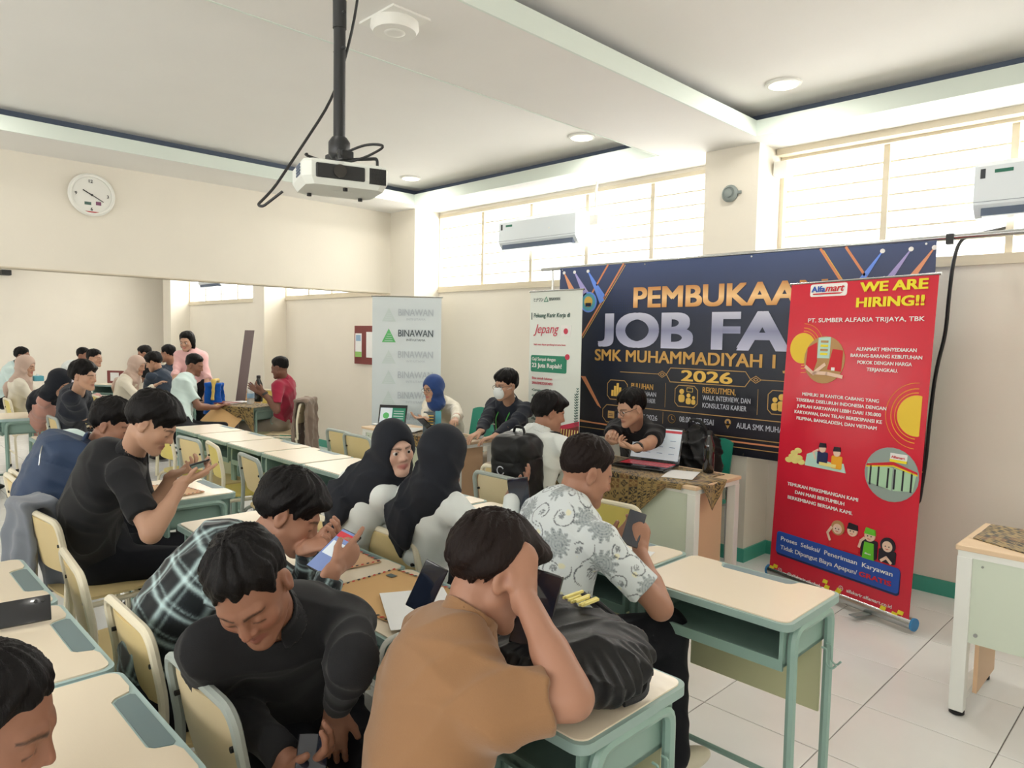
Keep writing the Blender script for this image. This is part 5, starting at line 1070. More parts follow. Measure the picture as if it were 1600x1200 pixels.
P_['hij1'] = person('person in black hijab and white shirt looking round over her shoulder', h2(616, 700, 2.88), (-2.80, 1.74, .53), 80, hy=-10, hp=6, hr=-6, fem=True, skin='fair', top='white_cloth', sleeve='long', hijab=('hijab_black', True), folds=.22, lvl=2, sc=.95, curve=.05, seed=.6, eyes='open', tailpt=(-.02, 0, 0))
# -- middle left --
P_['bigblack'] = person('person in black short sleeved shirt leaning over desk, phone in hand', h2(238, 662, 2.98), (-3.68, .93, .53), 70, hy=56, hp=34, skin='light', hair='mop', top='black_cloth', lvl=2, curve=.10, seed=2.2, sleeve='short', thick=1.0, wide=1.06,
    RH=dict(W=h2(287, 752, 2.98), pole=(.5, -.5, -.9), d=(.4, .8, .35), n=(-.3, 0, .9), curl=.7, point=True), LH=dict(W=h2(270, 742, 3.25), pole=(-.5, -.4, -.9), d=(.6, .6, .3), n=(.2, .1, .9), curl=.7))
P_['navypack'] = person('person in pale shirt with navy backpack, face half hidden', h2(176, 664, 3.55), (-4.55, .95, .53), 66, hy=52, hp=20, skin='tan', hair='fringe', top='mint_cloth', lvl=2, curve=.12, seed=3., sleeve='long', eyes='closed', thick=1.1)
P_['darkj'] = person('person in dark jacket sitting behind, head turned right', h2(131, 588, 5.9), (-7.75, 1.76, .53), 62, hy=42, hp=6, skin='light', hair='mop', top='jacket_dark', sleeve='long', lvl=1, curve=.05, seed=.3, eyes='closed')
P_['mauve'] = person('person in mauve shirt and black hijab bending forward', h2(92, 597, 6.5), (-8.3, 1.64, .53), 58, hy=40, hp=35, fem=True, skin='light', top='mauve_cloth', sleeve='long', hijab=('hijab_black', True), lvl=1, curve=.06, seed=.8, eyes='closed')
P_['whitecard'] = person('person in white cardigan and beige hijab at left edge', h2(40, 572, 8.0), (-9.75, 1.72, .53), 70, hy=50, hp=12, fem=True, skin='light', top='cream_cloth', sleeve='long', hijab=('hijab_beige', True), lvl=1, seed=1.1)
P_['edgehead'] = person('person whose dark hair shows above the beige hijab at left', h2(35, 556, 10.4), (-12.8, 2.0, .53), 60, hp=8, skin='brown', hair='short', top='ply_yellow_cloth' if False else 'mint_cloth', lvl=1, seed=.1)
P_['man1'] = person('person in white shirt with close cropped hair against far wall', h2(131, 556, 10.8), (-13.2, 2.75, .53), 62, hy=40, hp=6, skin='brown', hair='fade', top='white_cloth', sleeve='long', lvl=1, seed=.5)
P_['man2'] = person('person in lilac shirt with black hair, seated in front of far wall', h2(148, 560, 9.9), (-12.05, 2.5, .53), 56, hy=40, hp=6, skin='light', hair='short', top='lilac_cloth', sleeve='long', lvl=1, seed=.7)
P_['writer'] = person('person in cream top and beige hijab writing at a table', h2(214, 571, 8.7), (-9.55, 2.72, .53), 52, hy=42, hp=16, fem=True, skin='light', top='cream_cloth', sleeve='long', hijab=('hijab_beige', True), lvl=1, seed=1.9, wide=1.1,
    RH=dict(W=h2(243, 602, 8.5), pole=(.4, -.5, -.9)))
P_['behindw'] = person('person with black fringe next to the writing woman', h2(240, 566, 9.3), (-10.05, 3.35, .53), 215, hy=240, hp=25, skin='light', hair='mop', top='navy_cloth', lvl=1, seed=1.2)
P_['navy'] = person('person in navy top wearing glasses, facing left', h2(262, 553, 10.), (-11.0, 3.75, .53), 215, hy=222, hp=8, skin='tan', hair='short', top='navy_cloth', sleeve='long', lvl=1, seed=1.4, glasses=True, wide=1.1)
P_['backhair'] = person('person whose dark hair shows above the writing woman', h2(226, 553, 10.9), (-12.4, 3.9, .53), 250, hp=20, skin='tan', hair='short', top='black_cloth', lvl=1, seed=1.6)
P_['pink'] = person('person standing in pink shirt with shoulder length dark hair, smiling', h2(292, 534, 8.9), (-9.25, 3.45, .90), -42, hy=-48, hp=14, fem=True, skin='light', hair='bob', top='pink_cloth', sleeve='elbow', bot='black_trouser', lvl=1, seed=2.4, stand=True, curve=.0, smile=1, hem=.12, eyes='open',
    RH=dict(W=h2(272, 614, 8.6), pole=(-.3, -.3, -.9), d=(.2, -.2, -1)), LH=dict(W=h2(322, 616, 8.8), pole=(.3, .3, -.9)))
P_['mintman'] = person('person in mint short sleeved shirt holding a large brown envelope', h2(304, 571, 8.2), (-8.0, 2.84, .53), 62, hy=46, hp=18, skin='brown', hair='fade', top='mint_cloth', lvl=1, seed=2.6, thick=1.3, wide=1.12,
    RH=dict(W=h2(340, 637, 8.1), pole=(.6, -.2, -.9), d=(.3, .8, .4)), LH=dict(W=h2(338, 632, 8.4), pole=(-.4, 0, -1), d=(.3, .8, .3)))
P_['maroon'] = person('person in maroon shirt seated sideways at the far table', h2(437, 575, 8.1), (-7.86, 3.95, .55), 222, hy=218, hp=14, skin='dark', hair='fade', top='maroon_cloth', bot='grey_trouser', lvl=1, seed=2.8, thick=1.2, smile=1,
    RH=dict(W=h2(404, 612, 8.1), pole=(.2, .2, -1), d=(-.6, -.5, .5), n=(.2, -.6, .4)), LH=dict(W=h2(412, 612, 7.9), pole=(.3, -.3, -1), d=(-.6, -.5, .5), n=(-.2, .6, .4)), curve=.02)
# -- vendor tables --
P_['bluehij'] = person('person in royal blue hijab and cream jacket behind the tablet', h2(677, 607, 6.1), (-5.22, 4.36, .53), 282, hy=272, hp=10, fem=True, skin='light', top='cream_cloth', sleeve='long', hijab=('hijab_blue', None), lvl=2, seed=.2, glasses=True, eyes='open', sc=.97,
    RH=dict(W=h2(662, 660, 5.8), pole=(-.6, .2, -.7), d=(-.5, -.5, .1), n=(0, 0, 1)), LH=dict(W=h2(712, 662, 5.6), pole=(.9, .1, -.3)))
P_['masked'] = person('person in black jacket wearing a white face mask', h2(790, 603, 5.75), (-4.45, 4.42, .55), 280, hy=270, hp=6, skin='light', hair='fringe', top='jacket_dark', bot='beige_trouser', sleeve='long', lvl=2, seed=.5, mask=True, glasses=True, eyes='open', curve=-.0,
    RH=dict(W=h2(742, 690, 5.4), pole=(-.6, .2, -.6), d=(-.1, -.9, -.3)), LH=dict(W=h2(764, 690, 5.35), pole=(.8, .1, -.4), d=(-.5, -.6, -.2)), knees=[(-4.42, 3.90, .52), (-4.13, 3.86, .52)], thick=1.2)
P_['rucksack'] = person('person in white shirt wearing a black backpack, back turned', h2(858, 645, 4.3), (-3.05, 3.20, .53), 98, hy=62, hp=14, skin='tan', hair='mop', top='white_cloth', sleeve='long', lvl=2, seed=.9, thick=.75, curve=.04)
P_['laptopman'] = person('person in black polo and glasses smiling behind the laptop', h2(986, 638, 4.75), (-3.12, 4.46, .53), 268, hy=248, hp=18, skin='light', hair='short', top='black_cloth', lvl=2, seed=1.1, glasses=True, smile=1, eyes='open', thick=1.25, wide=1.05,
    RH=dict(W=h2(955, 700, 4.35), pole=(-.8, .2, -.5), d=(.5, -.6, .1), n=(.3, .2, 1), curl=1.), LH=dict(W=h2(985, 706, 4.25), pole=(.8, .2, -.5), d=(-.9, -.3, .1), n=(0, .2, 1), curl=1.))
# -- people cut by the left edge --
P_['edge1'] = person('person beyond the left edge, white sleeved forearm on the desk', (-8.45, 1.0, 1.2), (-8.5, .72, .53), 60, skin='tan', hair='short', top='white_cloth', sleeve='long', lvl=1, seed=1.,
    RH=dict(W=D(14, 641, 8.0), pole=(.6, -.3, -.7), d=(.8, .3, 0), n=(0, 0, -1)), LH=dict(W=D(8, 638, 8.2), pole=(-.6, -.3, -.7), d=(.8, .5, 0)))
P_['edge2'] = person('person beyond the left edge whose fingers hold a dark phone', (-3.05, -.02, 1.2), (-2.85, -.30, .53), 80, skin='tan', hair='short', top='black_cloth', sleeve='long', lvl=2, seed=1.2, legs=False,
    RH=dict(W=D(-8, 992, 2.02), pole=(.6, -.3, -.7), d=(.5, .75, .15), n=(-.3, .1, .9), curl=.9), feetmesh=False)
for v in P_.values():
    if '_o' in v['root']: del v['root']['_o']
    if '_N' in v['root']: del v['root']['_N']
# hair colour tips, collar details and lanyards belong to their wearers
def child(root, mb, name, m, smooth=True):
    o = mb.build(name, m, None, smooth); o.parent = root; l = root.location; o.location = (-l[0], -l[1], -l[2]); return o
mat('lanyard_green', (90, 190, 90), .6)
for k, z in (('bluehij', .0), ('masked', .0)):
    B = P_[k]; f = -B['bk']; N = B['N']; q = MB()
    for sg in (-1, 1): q.tube([N+B['rt']*.06*sg+f*.03, N+B['rt']*.055*sg+f*.105-UP*.07, N+B['rt']*.03*sg+f*.125-UP*.18, N+f*.125-UP*.27], .006, 6, .03, flat=.35)
    child(B['root'], q, 'lanyard', 'lanyard_green'); b = B['N']+f*.13-UP*.30; child(B['root'], MB().box((b[0]-.02, b[1]-.02, b[2]-.06), (b[0]+.02, b[1]+.015, b[2]+.03)), 'name_badge', 'black_metal', False)
B = P_['masked']; f = -B['bk']
for sg in (-1, 1):
    c = B['N']+B['rt']*.085*sg+f*.118-UP*.115; a_, b_ = c-B['rt']*.03, c+B['rt']*.03; child(B['root'], MB().tube([a_, b_], .006, 6), 'reflective_strip', 'white_print')
# watches
for k, arm, t, m in (('maroon', 'L', .9, 'black_metal'), ('laptopman', 'L', .86, 'black_metal')):
    S, E, W = P_[k]['arms'][arm]; c = E+(W-E)*t; d = nrm(W-E); child(P_[k]['root'], MB().tube([c-d*.012, c+d*.012], .034, 14), 'watch', m)
mat('bead_white', (236, 236, 232), .3)
# ================= bags =================
def backpack(label, B, m, back=.17, w=.15, h=.25, dep=.085, off=(0, 0, 0), logo=None, cen=None, pocket=None, tilt=0, hcell=.008, down=.0):
    N, M, hip, bk, rt, lean = B['N'], B['M'], B['hip'], B['bk'], B['rt'], B['lean']; ax = nrm(N-M*.6-hip*.4); nb = nrm(bk-ax*(bk@ax)); c = (N*.55+M*.45)+nb*back-ax*(.05+down)+np.array(off); R = np.array([rt, nb, nrm(np.cross(rt, nb))*(1 if np.cross(rt, nb)[2] > 0 else -1)])
    if cen: c = np.array(cen, float)
    def f(P):
        p = (P-c)@R.T; q = np.abs(p)-A(w-.085, dep-.055, h-.10); d = np.sqrt((np.maximum(q, 0)**2).sum(1))+np.minimum(q.max(1), 0)-.085
        q2 = np.abs(p-A(0, dep*.75, -h*.35))-A(w-.07, .02, h*.38); d2 = np.sqrt((np.maximum(q2, 0)**2).sum(1))+np.minimum(q2.max(1), 0)-.035; d = smin(d, d2, .02); d = d+.004*np.exp(-((np.abs(p[:, 2]-h*.28-.25*p[:, 0]**2*4))/.004)**2)
        return d+wr(P-c, .0035, 2.2, .4)
    o = blob('backpack', [(Fn(f, c-.36, c+.36), 0)], 0, hcell, m, None); tag(o, label, 'bag'); l = np.array(o.location)
    def T(p): return c+np.array(p)@R-l
    for sg in (-1, 1):
        pts = [T((sg*.075, -dep, h*.75)), N+rt*sg*.10+ax*.03-nb*.02-l, N+rt*sg*.13-nb*.115-ax*.06-l, N+rt*sg*.13-nb*.12-ax*.20-l, T((sg*(w-.01), -dep*.6, -h*.7))]
        MB().tube(pts, .024, 8, .06, flat=.28).build('shoulder_strap', m, o, True)
    MB().tube([T((-.04, -dep*.3, h*.93)), T((-.03, -dep*.3, h*1.08)), T((.03, -dep*.3, h*1.08)), T((.04, -dep*.3, h*.93))], .008, 8, .03).build('top_handle', m, o, True)
    MB().tube([T((-w*.8, dep*.75, h*.25)), T((-w*.5, dep*1.05, h*.62)), T((w*.5, dep*1.05, h*.62)), T((w*.8, dep*.75, h*.25))], .003, 6, .05).build('zip', logo or 'steel', o, True)
    if logo: MB().tube([T((.025*math.cos(t)-.02, dep*1.28+.02, .02+.025*math.sin(t))) for t in np.linspace(.6, 5.9, 14)], .0035, 6).build('logo_ring', logo, o, True)
    return o
mat('bag_black', (22, 23, 26), .45, bump=(120, .2, .002), spec=.3); mat('bag_navy', (38, 60, 92), .6, bump=(300, .3, .002)); mat('bag_charcoal', (30, 32, 36), .6, bump=(200, .3, .003))
backpack('black backpack on the white shirted youth before the tables', P_['rucksack'], 'bag_black', back=.17, h=.24, w=.15, dep=.09, logo='silver_text', down=.02)
backpack('navy backpack worn by the pale shirted boy at left', P_['navypack'], 'bag_navy', back=.24, h=.22, w=.14, dep=.11, down=.02, cen=(-3.98, .83, .88))
# black drawstring bag on the near desk
def dbag(P):
    c = A(-1.09, 1.27, .835); p = P-c; ca, sa = math.cos(.5), math.sin(.5); x = p[:, 0]*ca+p[:, 1]*sa; y = -p[:, 0]*sa+p[:, 1]*ca; z = p[:, 2]
    d = sel(np.stack([x, y, z], 1), (0, 0, 0), (.215, .215, .085)); d = smin(d, sel(np.stack([x, y, z], 1), (-.10, .10, .03), (.10, .09, .08)), .05); d = smax(d, .752-P[:, 2], .01)
    th = np.arctan2(y, x); r = np.hypot(x, y); return d+.006*np.sin(th*38)*np.clip((r-.13)*12, 0, 1)+wr(P, .010, 1.6, .5)
o = blob('drawstring_bag', [(Fn(dbag, (-1.38, 1.0, .75), (-.80, 1.56, .95)), 0)], 0, .005, 'bag_black'); tag(o, 'black gathered drawstring bag lying on the near desk', 'bag'); l = np.array(o.location)
MB().tube([np.array(p)-l for p in ((-1.2, 1.48, .90), (-1.08, 1.46, .865), (-.96, 1.44, .80), (-.905, 1.36, .768), (-.925, 1.30, .762))], .009, 8, .05).build('cord', 'bag_charcoal', o, True)
MB().tube([np.array(p)-l for p in ((-1.15, 1.47, .90), (-1.0, 1.49, .83), (-.93, 1.42, .775), (-.93, 1.34, .77))], .007, 8, .05).build('cord', 'bag_charcoal', o, True)
MB().tube([np.array([-.975+.014*math.cos(t), 1.40+.014*math.sin(t), .765])-l for t in np.linspace(0, 6.28, 16)], .003, 6).build('metal_ring', 'chrome', o, True)
g_ = MB(); cq = np.array([-1.12, 1.37, .925])-l
for i in range(9): g_.box((cq[0]-.05+.009*i, cq[1]-.01, cq[2]+.004*math.sin(i*1.7)), (cq[0]-.044+.009*i, cq[1]+.05+.012*math.sin(i*2.3), cq[2]+.006+.004*math.sin(i*1.7)))
g_.build('cream_print', 'print_gold_pale', o)
def lumpbag(label, c, r, m, name='bag', strap=True):
    c = A(*c)
    o = blob(name, [(Fn(lambda P: np.maximum(sel(P, c, r)+wr(P-c, .016, 1.8, c[0]), .003-P[:, 2]), c-np.array(r)-.02, c+np.array(r)+.02), 0)], 0, .009, m); tag(o, label, 'bag'); l = np.array(o.location)
    if strap: MB().tube([c+A(-.08, 0, r[2]*.8)-l, c+A(-.05, -.05, r[2]*1.2)-l, c+A(.06, -.06, r[2]*1.15)-l, c+A(.1, -.02, r[2]*.7)-l], .012, 8, .05, flat=.4).build('handle', m, o, True)
    return o
lumpbag('dark bag lying on the floor beside the brown jacket chair', (-5.85, 3.62, .17), (.24, .18, .18), 'bag_navy')
lumpbag('black rucksack on the green chair behind the water flask', (-2.56, 4.40, .76), (.17, .13, .25), 'bag_black')
lumpbag('beige handbag on the far chair behind the table', (-9.3, 4.2, .62), (.17, .12, .17), 'photo_brown')
lumpbag('dark helmet shaped bag on the floor by the left desks', (-4.75, .25, .2), (.2, .16, .2), 'bag_charcoal')
# jackets over chairs
def jacket(label, c, m, w, d_, h, rz, fold=1., cat='jacket'):
    c = A(*c); a = math.radians(rz); X = A(math.cos(a), math.sin(a), 0); Y = A(-math.sin(a), math.cos(a), 0)
    def f(P):
        p = P-c; x, y, z = p@X, p@Y, p[:, 2]; hw = w*(1+.10*np.sin(z*9)+.25*np.clip(-z/h, 0, 1)); yy = y-.02*np.sin(x*22+z*5)*fold*np.clip(-z/.15, 0, 1)-.012*np.sin(x*55+2)*np.clip(-z/.15, 0, 1)
        spread = d_*(1+.5*np.clip(-z/h, 0, 1)); q = np.stack([np.abs(x)-hw+.03, np.abs(np.abs(yy)-spread)-.006, np.abs(z+h/2)-h/2], 1)
        dd = np.sqrt((np.maximum(q, 0)**2).sum(1))+np.minimum(q.max(1), 0)-.010
        top = np.stack([np.abs(x)-hw+.03, np.abs(yy)-spread, np.abs(z)-.004], 1); dt = np.sqrt((np.maximum(top, 0)**2).sum(1))+np.minimum(top.max(1), 0)-.014
        return smin(dd, dt, .03)+wr(p, .006, 1.8, rz*.1)
    e = A(max(w, d_)*1.7+.08, max(w, d_)*1.7+.08, 0); o = blob('jacket', [(Fn(f, c-e-A(0, 0, h+.04), c+e+A(0, 0, .05)), 0)], 0, .009, m); return tag(o, label, cat)
cloth('jacket_grey', (122, 128, 138)); cloth('jacket_brown', (136, 120, 108)); cloth('jacket_blue', (20, 92, 190)); cloth('scarf_gold', (226, 196, 110))
jacket('grey jacket draped over the cream chair back at left', (-3.70, .665, .83), 'jacket_grey', .13, .05, .40, 6)
jacket('brown grey jacket hanging over the maroon shirted man\'s chair', (-7.44, 4.02, .84), 'jacket_brown', .20, .06, .66, 132)
jacket('bright blue jacket over a chair back behind the mint shirted man', (-8.42, 3.36, .98), 'jacket_blue', .11, .05, .34, 50)
jacket('gold cloth lying over the bright blue jacket', (-8.40, 3.37, 1.03), 'scarf_gold', .035, .07, .22, 50, cat='cloth')
lumpbag('pink bag hanging behind the woman in beige hijab', (-9.75, 2.45, .62), (.13, .10, .2), 'pink_cloth', strap=False)
# ================= small things =================
mat('phone_black', (20, 22, 28), .2, coat=.5); mat('screen_dark', (28, 36, 52), .08, coat=1); mat('screen_lit', (120, 140, 190), .2, emit=.35); mat('screen_white', (206, 216, 224), .2, emit=.55); mat('screen_red', (190, 60, 70), .2, emit=.4)
def oriented(c, x, y):                               # matrix with given x and y axes
    x = nrm(x); y = np.array(y, float); y = nrm(y-x*(y@x)); z = np.cross(x, y); return Matrix([[x[0], y[0], z[0], c[0]], [x[1], y[1], z[1], c[1]], [x[2], y[2], z[2], c[2]], [0, 0, 0, 1]])
def phone(label, c, x, y, lit=False, s=1.):
    r = link('phone', None); r.matrix_world = oriented(c, x, y); tag(r, label, 'phone')
    MB().box((-.037*s, -.078*s, -.004), (.037*s, .078*s, .004), bev=.003).build('case', 'phone_black', r, True); MB().box((-.034*s, -.074*s, .0041), (.034*s, .074*s, .0046)).build('screen', 'screen_lit' if lit else 'screen_dark', r)
    MB().lathe([(.005, -.0055), (.005, -.004)], (.022*s, .06*s, 0), 10).lathe([(.005, -.0055), (.005, -.004)], (.022*s, .044*s, 0), 10).build('camera_lens', 'lens', r)
    if lit: MB().box((-.033*s, .045*s, .0047), (.033*s, .066*s, .005)).build('screen_header', 'screen_red', r); MB().box((-.028*s, -.02*s, .0047), (.028*s, .03*s, .005)).build('screen_card', 'screen_white', r)
    return r
ld = nrm(A(.7, .7, 0)); cm = nrm(A(.71, -.70, 0))
phone('phone tapped by the plaid shirted boy, screen lit', D(522, 862, 2.02), (.94, .24, -.2), (-.1, .85, .52), True, 1.0)
phone('black phone standing over the white papers on the desk', D(667, 918, 1.75), (.65, .45, -.35), (.35, .25, .95), s=.85)
phone('phone with pale edge held up by the camel shirted man', D(838, 952, 1.62), (.7, .5, -.2), (.2, .35, .95), s=1.15)
phone('phone held by the batik shirted man', D(990, 826, 2.52), (.72, .5, -.25), (.2, .75, .6), s=.85)
phone('phone held by the young man in black over his desk', D(314, 726, 3.05), (.3, .85, .25), (.85, -.25, .3), s=1.1)
phone('phone held by the right hand hijab girl', D(812, 780, 2.72), (.6, .5, .1), (.3, .2, .8), s=1.1)
phone('phone under the downcast face at the bottom of the photo', D(486, 1196, 1.50), (.5, .8, -.1), (-.7, .5, .5), s=.9)
phone('dark phone held up by fingers at the left edge', D(26, 958, 2.0), (-.6, .1, .7), (.1, .95, .12), s=1.05)
phone('phone lying on the tablet table corner', (-4.35, 3.72, .762), (0.2, 1, 0), (-1, .2, 0))
phone('phone held by the woman in blue hijab', D(665, 662, 5.75), (.8, .2, .1), (0, -.7, .5))
# envelopes with airmail edges
mat('manila', (212, 172, 118), .7, bump=(60, .08, .002), var=.03); mat('manila_pink', (222, 182, 142), .7, bump=(60, .08, .002), var=.03); mat('stripe_dark', (40, 42, 50), .7); mat('stripe_red', (200, 50, 44), .7)
def envelope(label, cx, cy, z, rz, w, h, m='manila', stripes=True, flap=True, tilt=None, buttons=True):
    r = thing('envelope', label, 'envelope', (cx, cy, z), math.radians(rz))
    if tilt: r.rotation_euler = tilt
    n = 10; V = []; 
    for k in (0, 1):
        for j in range(n+1):
            for i in range(n+1): x = -w/2+w*i/n; y = -h/2+h*j/n; V.append((x, y, k*.003+.0015*math.sin(6*x/w+2)*math.sin(5*y/h)+.002*(abs(x)/w*2)**6))
    F = []; q = (n+1)**2
    for j in range(n):
        for i in range(n): a = j*(n+1)+i; F += [(a, a+n+1, a+n+2, a+1), (q+a, q+a+1, q+a+n+2, q+a+n+1)]
    for i in range(n): F += [(i, i+1, q+i+1, q+i), (n*(n+1)+i+1, n*(n+1)+i, q+n*(n+1)+i, q+n*(n+1)+i+1), ((i+1)*(n+1), i*(n+1), q+i*(n+1), q+(i+1)*(n+1)), (i*(n+1)+n, (i+1)*(n+1)+n, q+(i+1)*(n+1)+n, q+i*(n+1)+n)]
    MB().add(V, F).build('paper', m, r, True)
    if stripes:
        sd_, sr_ = MB(), MB(); st_ = .022
        def edge(x0, y0, x1, y1):
            L_ = math.hypot(x1-x0, y1-y0); k = int(L_/st_); dx, dy = (x1-x0)/L_, (y1-y0)/L_; nx, ny = -dy, dx
            for i in range(k):
                a = i*st_+.004; b = a+st_*.5; s_ = .006; zz = .0062
                pts = [(x0+dx*a, y0+dy*a, zz), (x0+dx*b, y0+dy*b, zz), (x0+dx*(b+s_)+nx*.011, y0+dy*(b+s_)+ny*.011, zz), (x0+dx*(a+s_)+nx*.011, y0+dy*(a+s_)+ny*.011, zz)]
                (sd_ if i % 2 else sr_).add(pts, [(0, 1, 2, 3)])
        edge(-w/2, -h/2, w/2, -h/2); edge(w/2, -h/2, w/2, h/2); edge(w/2, h/2, -w/2, h/2); edge(-w/2, h/2, -w/2, -h/2)
        sd_.build('dark_stripes', 'stripe_dark', r); sr_.build('red_stripes', 'stripe_red', r)
    if buttons: MB().lathe([(.013, .006), (.013, .0085), (.004, .009)], (w*.44, .03, 0), 16).lathe([(.013, .006), (.013, .0085), (.004, .009)], (w*.36, 0.0, 0), 16).build('closure_button', 'stripe_red', r, True)
    if flap: MB().box((-w/2+.035, h/2-.075, .0063), (-w/2+.07, h/2-.05, .0066)).build('stamp', 'text_grey', r)
    return r
envelope('large manila envelope with striped edges and red buttons', -1.87, 1.325, .752, 4, .37, .32)
envelope('smaller brown envelope with striped edge behind plaid sleeve', -2.33, 1.38, .752, -4, .31, .22, 'manila_pink', buttons=False)
envelope('pinkish envelope under the forearm of the young man in black', -3.90, 1.30, .752, 10, .34, .23, 'manila_pink', buttons=False, flap=False)
e_ = envelope('large plain brown envelope held by the mint shirted man', *D(350, 652, 8.05)[:2], D(350, 652, 8.05)[2], 0, .42, .30, stripes=False, flap=False, buttons=False, tilt=(math.radians(38), math.radians(14), math.radians(30)))
def paper(label, x, y, z, rz, w=.21, h=.297, m='paper_white', name='paper_sheet', cat='paper', n=6):
    V = []; F = []
    for k in (0, 1):
        for j in range(n+1):
            for i in range(n+1): a = -w/2+w*i/n; b = -h/2+h*j/n; V.append((a, b, k*.0012+.003*(i/n)**3*(j/n)))
    q = (n+1)**2
    for j in range(n):
        for i in range(n): a = j*(n+1)+i; F += [(a, a+n+1, a+n+2, a+1), (q+a, q+a+1, q+a+n+2, q+a+n+1)]
    for i in range(n): F += [(i, i+1, q+i+1, q+i), (n*(n+1)+i+1, n*(n+1)+i, q+n*(n+1)+i, q+n*(n+1)+i+1), ((i+1)*(n+1), i*(n+1), q+i*(n+1), q+(i+1)*(n+1)), (i*(n+1)+n, (i+1)*(n+1)+n, q+(i+1)*(n+1)+n, q+i*(n+1)+n)]
    return tag(MB().add(V, F).build(name, m, None, True, (x, y, z), (0, 0, math.radians(rz))), label, cat)
paper('white paper lying over the corner of the striped envelope', -1.70, 1.30, .762, 62, .21, .30)
paper('white paper partly behind the camel shirted man', -1.50, 1.42, .765, -10, .2, .28)
paper('white paper by the laptop on the batik cloth', -2.36, 3.86, .758, 20, .19, .27)
paper('small note pad on the desk beside the batik shirt', -1.60, 2.30, .752, 15, .13, .09)
pn = thing('pen', 'black pen lying beside the small note pad', 'pen', (-1.62, 2.215, .758), math.radians(-18)); MB().tube([(-.065, 0, 0), (.05, 0, 0), (.062, 0, 0)], .0045, 8).build('barrel', 'black_metal', pn, True); MB().tube([(-.07, 0, 0), (-.03, 0, 0)], .0055, 8).box((-.065, -.001, .005), (-.03, .001, .008)).build('cap', 'black_metal', pn, True)
for i, (l_, x, y, r_) in enumerate([('leaflets fanned on the tablet table, nearest the tablet', -5.35, 3.78, 15), ('white papers at the left end of the tablet table', -5.52, 3.85, -12), ('leaflets fanned in the middle of the tablet table', -5.05, 3.74, 30)]): paper(l_, x, y, .760+.003*i, r_, .2, .28)
for i, (l_, x, y) in enumerate([('white papers on the far table beside the clear bottle', -8.35, 3.60), ('white paper on the writing woman\'s table', -9.2, 3.25)]): paper(l_, x, y, .762, 30*i+10)
# tote bag with white handles hanging from the envelope desk
th_ = thing('tote_bag', 'white tote bag whose handles loop over the desk edge', 'bag', (-1.53, 1.09, .56)); cloth('tote_cloth', (226, 228, 220))
MB().tube([(-.05, .05, .20), (-.05, .0, .195), (-.05, -.015, .15), (-.04, -.02, .02)], .010, 8, .03, flat=.3).tube([(-.0, .05, .20), (-.0, .0, .195), (.0, -.015, .15), (-.01, -.02, .02)], .010, 8, .03, flat=.3).build('handle', 'tote_cloth', th_, True); MB().box((-.10, -.035, -.22), (.06, -.012, .05), bev=.008).build('pouch', 'tote_cloth', th_, True)
# laptop
lp = thing('laptop', 'open laptop with red keyboard glow on batik cloth', 'laptop', (-2.66, 3.90, .762), math.radians(180)); W_ = .185
MB().box((-W_, -.13, 0), (W_, .13, .018), bev=.004).build('base', 'phone_black', lp, True); kb = MB()
for j in range(5):
    for i in range(13): kb.box((-W_+.022+i*.0262, -.045+j*.030, .0185), (-W_+.043+i*.0262, -.02+j*.030, .0205))
kb.build('keyboard', 'screen_red', lp); MB().box((-.05, -.115, .0182), (.05, -.06, .0190)).build('touchpad', 'black_metal', lp)
lid = MB().box((-W_, -.006, 0), (W_, 0, .245), bev=.002).build('lid', 'phone_black', lp, True, (0, .135, .015), (math.radians(-18), 0, 0)); MB().box((-W_+.012, -.0075, .018), (W_-.012, -.0062, .232)).build('screen', 'screen_white', lid); MB().box((-W_+.012, -.0085, .205), (W_-.012, -.0077, .222)).build('screen_banner', 'screen_red', lid)
dl = MB()
for j in range(3):
    for i in range(4): dl.box((-W_+.03+i*.085, -.0083, .06+j*.045), (-W_+.07+i*.085, -.0077, .063+j*.045))
dl.build('screen_text', 'text_grey', lid)
lp.rotation_euler = (0, 0, math.radians(10))
# tablet on stand
tb = thing('tablet', 'dark tablet on a stand showing a green and white page', 'tablet', (-5.42, 3.80, .765), math.radians(38)); tl_ = MB().box((-.135, 0, 0), (.135, .008, .195), bev=.003).build('body', 'phone_black', tb, True, None, (math.radians(-20), 0, 0))
MB().box((-.12, -.0015, .02), (-.005, -.0003, .165)).build('screen', 'screen_white', tl_); MB().box((-.005, -.0015, .02), (.12, -.0003, .165)).build('screen_green_half', 'print_green', tl_); q = MB().lathe([(.03, -.0028), (.03, -.0016)], (-.062, 0, .09), 20, 'y').build('screen_logo', 'logo_green', tl_)
q = MB()
for j in range(5): q.box((.01, -.0028, .035+.024*j), (.105, -.0016, .042+.024*j))
q.build('screen_text', 'logo_pale', tl_); MB().box((-.03, .06, 0), (.03, .10, .006)).tube([(0, .085, 0), (0, .045, .11)], .006, 6).build('stand', 'phone_black', tb)
# leaflet stand
ls = thing('leaflet_stand', 'upright dark leaflet with yellow print on tablet table', 'leaflet', (-4.72, 3.70, .757), math.radians(38)); MB().box((-.06, 0, 0), (.06, .006, .20)).build('leaflet', 'text_slate', ls, False, None, (math.radians(-8), 0, 0))
q = MB()
for j in range(4): q.box((-.045, -.002, .09+.024*j), (.03, -.0005, .098+.024*j))
q.build('print', 'gold_bright', ls, False, None, (math.radians(-8), 0, 0)); MB().box((-.065, -.01, 0), (.065, .05, .006)).box((.05, -.002, .0), (.10, .006, .21)).build('holder', 'teal_print', ls)
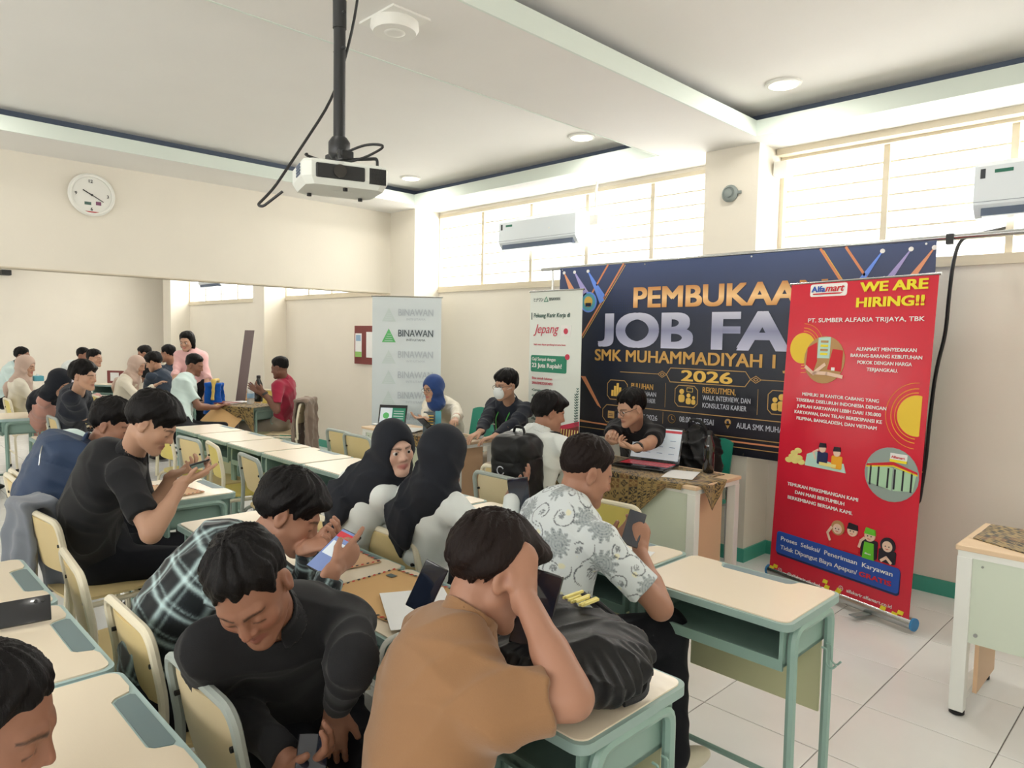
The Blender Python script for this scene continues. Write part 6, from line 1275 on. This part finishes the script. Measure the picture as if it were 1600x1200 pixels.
# bottles
m = mat('clear_plastic', (235, 245, 248), .08, alpha=.45); mat('label_blue', (150, 190, 220), .5)
def bottle(label, x, y, z, r, h, m, capm, name='bottle', cat='bottle', lab=None):
    t = thing(name, label, cat, (x, y, z)); MB().lathe([(r*.9, 0), (r, .01), (r, h*.62), (r*.92, h*.70), (r*.45, h*.86), (r*.42, h*.93)], (0, 0, 0), 20).build('body', m, t, True); MB().lathe([(r*.48, h*.90), (r*.48, h), (r*.3, h*1.01)], (0, 0, 0), 16).build('cap', capm, t, True)
    if lab: MB().lathe([(r*1.02, h*.28), (r*1.02, h*.50)], (0, 0, 0), 20).build('label', lab, t, True)
    return t
bottle('black glossy water flask on the laptop table, by the paper', -2.29, 4.07, .757, .036, .27, 'lens', 'black_metal')
bottle('clear plastic water bottle on the far table', -8.10, 3.66, .757, .042, .25, 'clear_plastic', 'label_blue', lab='label_blue')
bottle('small clear bottle at the right end of the tablet table', -4.33, 3.93, .757, .03, .16, 'clear_plastic', 'white_plastic')
bottle('black hand tool shaped flask behind the clear bottle', -8.32, 3.86, .757, .05, .32, 'phone_black', 'black_metal')
# far table (two school desks under a batik cloth)
desk('school desk under batik cloth in front of the maroon shirted man', -8.05, 3.60, 20); desk('school desk under batik cloth where the pink shirted woman leans', -9.35, 3.15, 30); desk('school desk beside the navy topped man', -10.6, 3.35, 30)
def far_cloth(cx, cy, rz, lab, w=.66, d=.46):
    a0 = math.radians(rz); X = A(math.cos(a0), math.sin(a0)); Y = A(-math.sin(a0), math.cos(a0))
    def f(a, b):
        u = (a-.5)*w
        if b < .5: v = (b*2-.5)*-d; z = .7545
        else: v = -d/2-.006; z = .753-(b-.5)*2*(.22+.10*math.sin(7*a))
        return (cx+X[0]*u+Y[0]*v, cy+X[1]*u+Y[1]*v, z)
    cloth_sheet('batik_tablecloth', lab, f, 50, 50, ang=.6)
far_cloth(-8.05, 3.60, 20, 'batik cloth over the desk of the maroon shirted man'); far_cloth(-9.35, 3.15, 30, 'batik cloth over the desk beside the writing woman')
bx = thing('tissue_box', 'small turquoise box held near the beige hijab at left', 'box', D(59, 591, 8.2)); MB().box((-.07, -.05, -.03), (.07, .05, .03), bev=.006).build('carton', 'teal_print', bx); MB().box((-.03, -.01, .03), (.03, .01, .05)).build('tissue', 'paper_white', bx)
sb = thing('menu_stand', 'small maroon framed card standing on a far desk', 'sign', (-12.3, 3.36, .852), math.radians(40)); desk('school desk near the far wall carrying the maroon framed card', -12.3, 3.36, 30); MB().box((-.13, -.02, -.09), (.13, .02, .11), bev=.006).build('frame', 'poster_maroon', sb); MB().box((-.07, -.024, -.05), (.07, -.0205, .08)).build('card', 'paper_white', sb)
bk_ = thing('folder', 'dark red folder lying on the far table', 'folder', (-8.30, 3.45, .757), .4); MB().box((-.15, -.11, 0), (.15, .11, .014), bev=.003).build('cover', 'poster_maroon', bk_); MB().box((-.145, -.105, .003), (.152, .105, .011)).build('pages', 'paper_white', bk_)
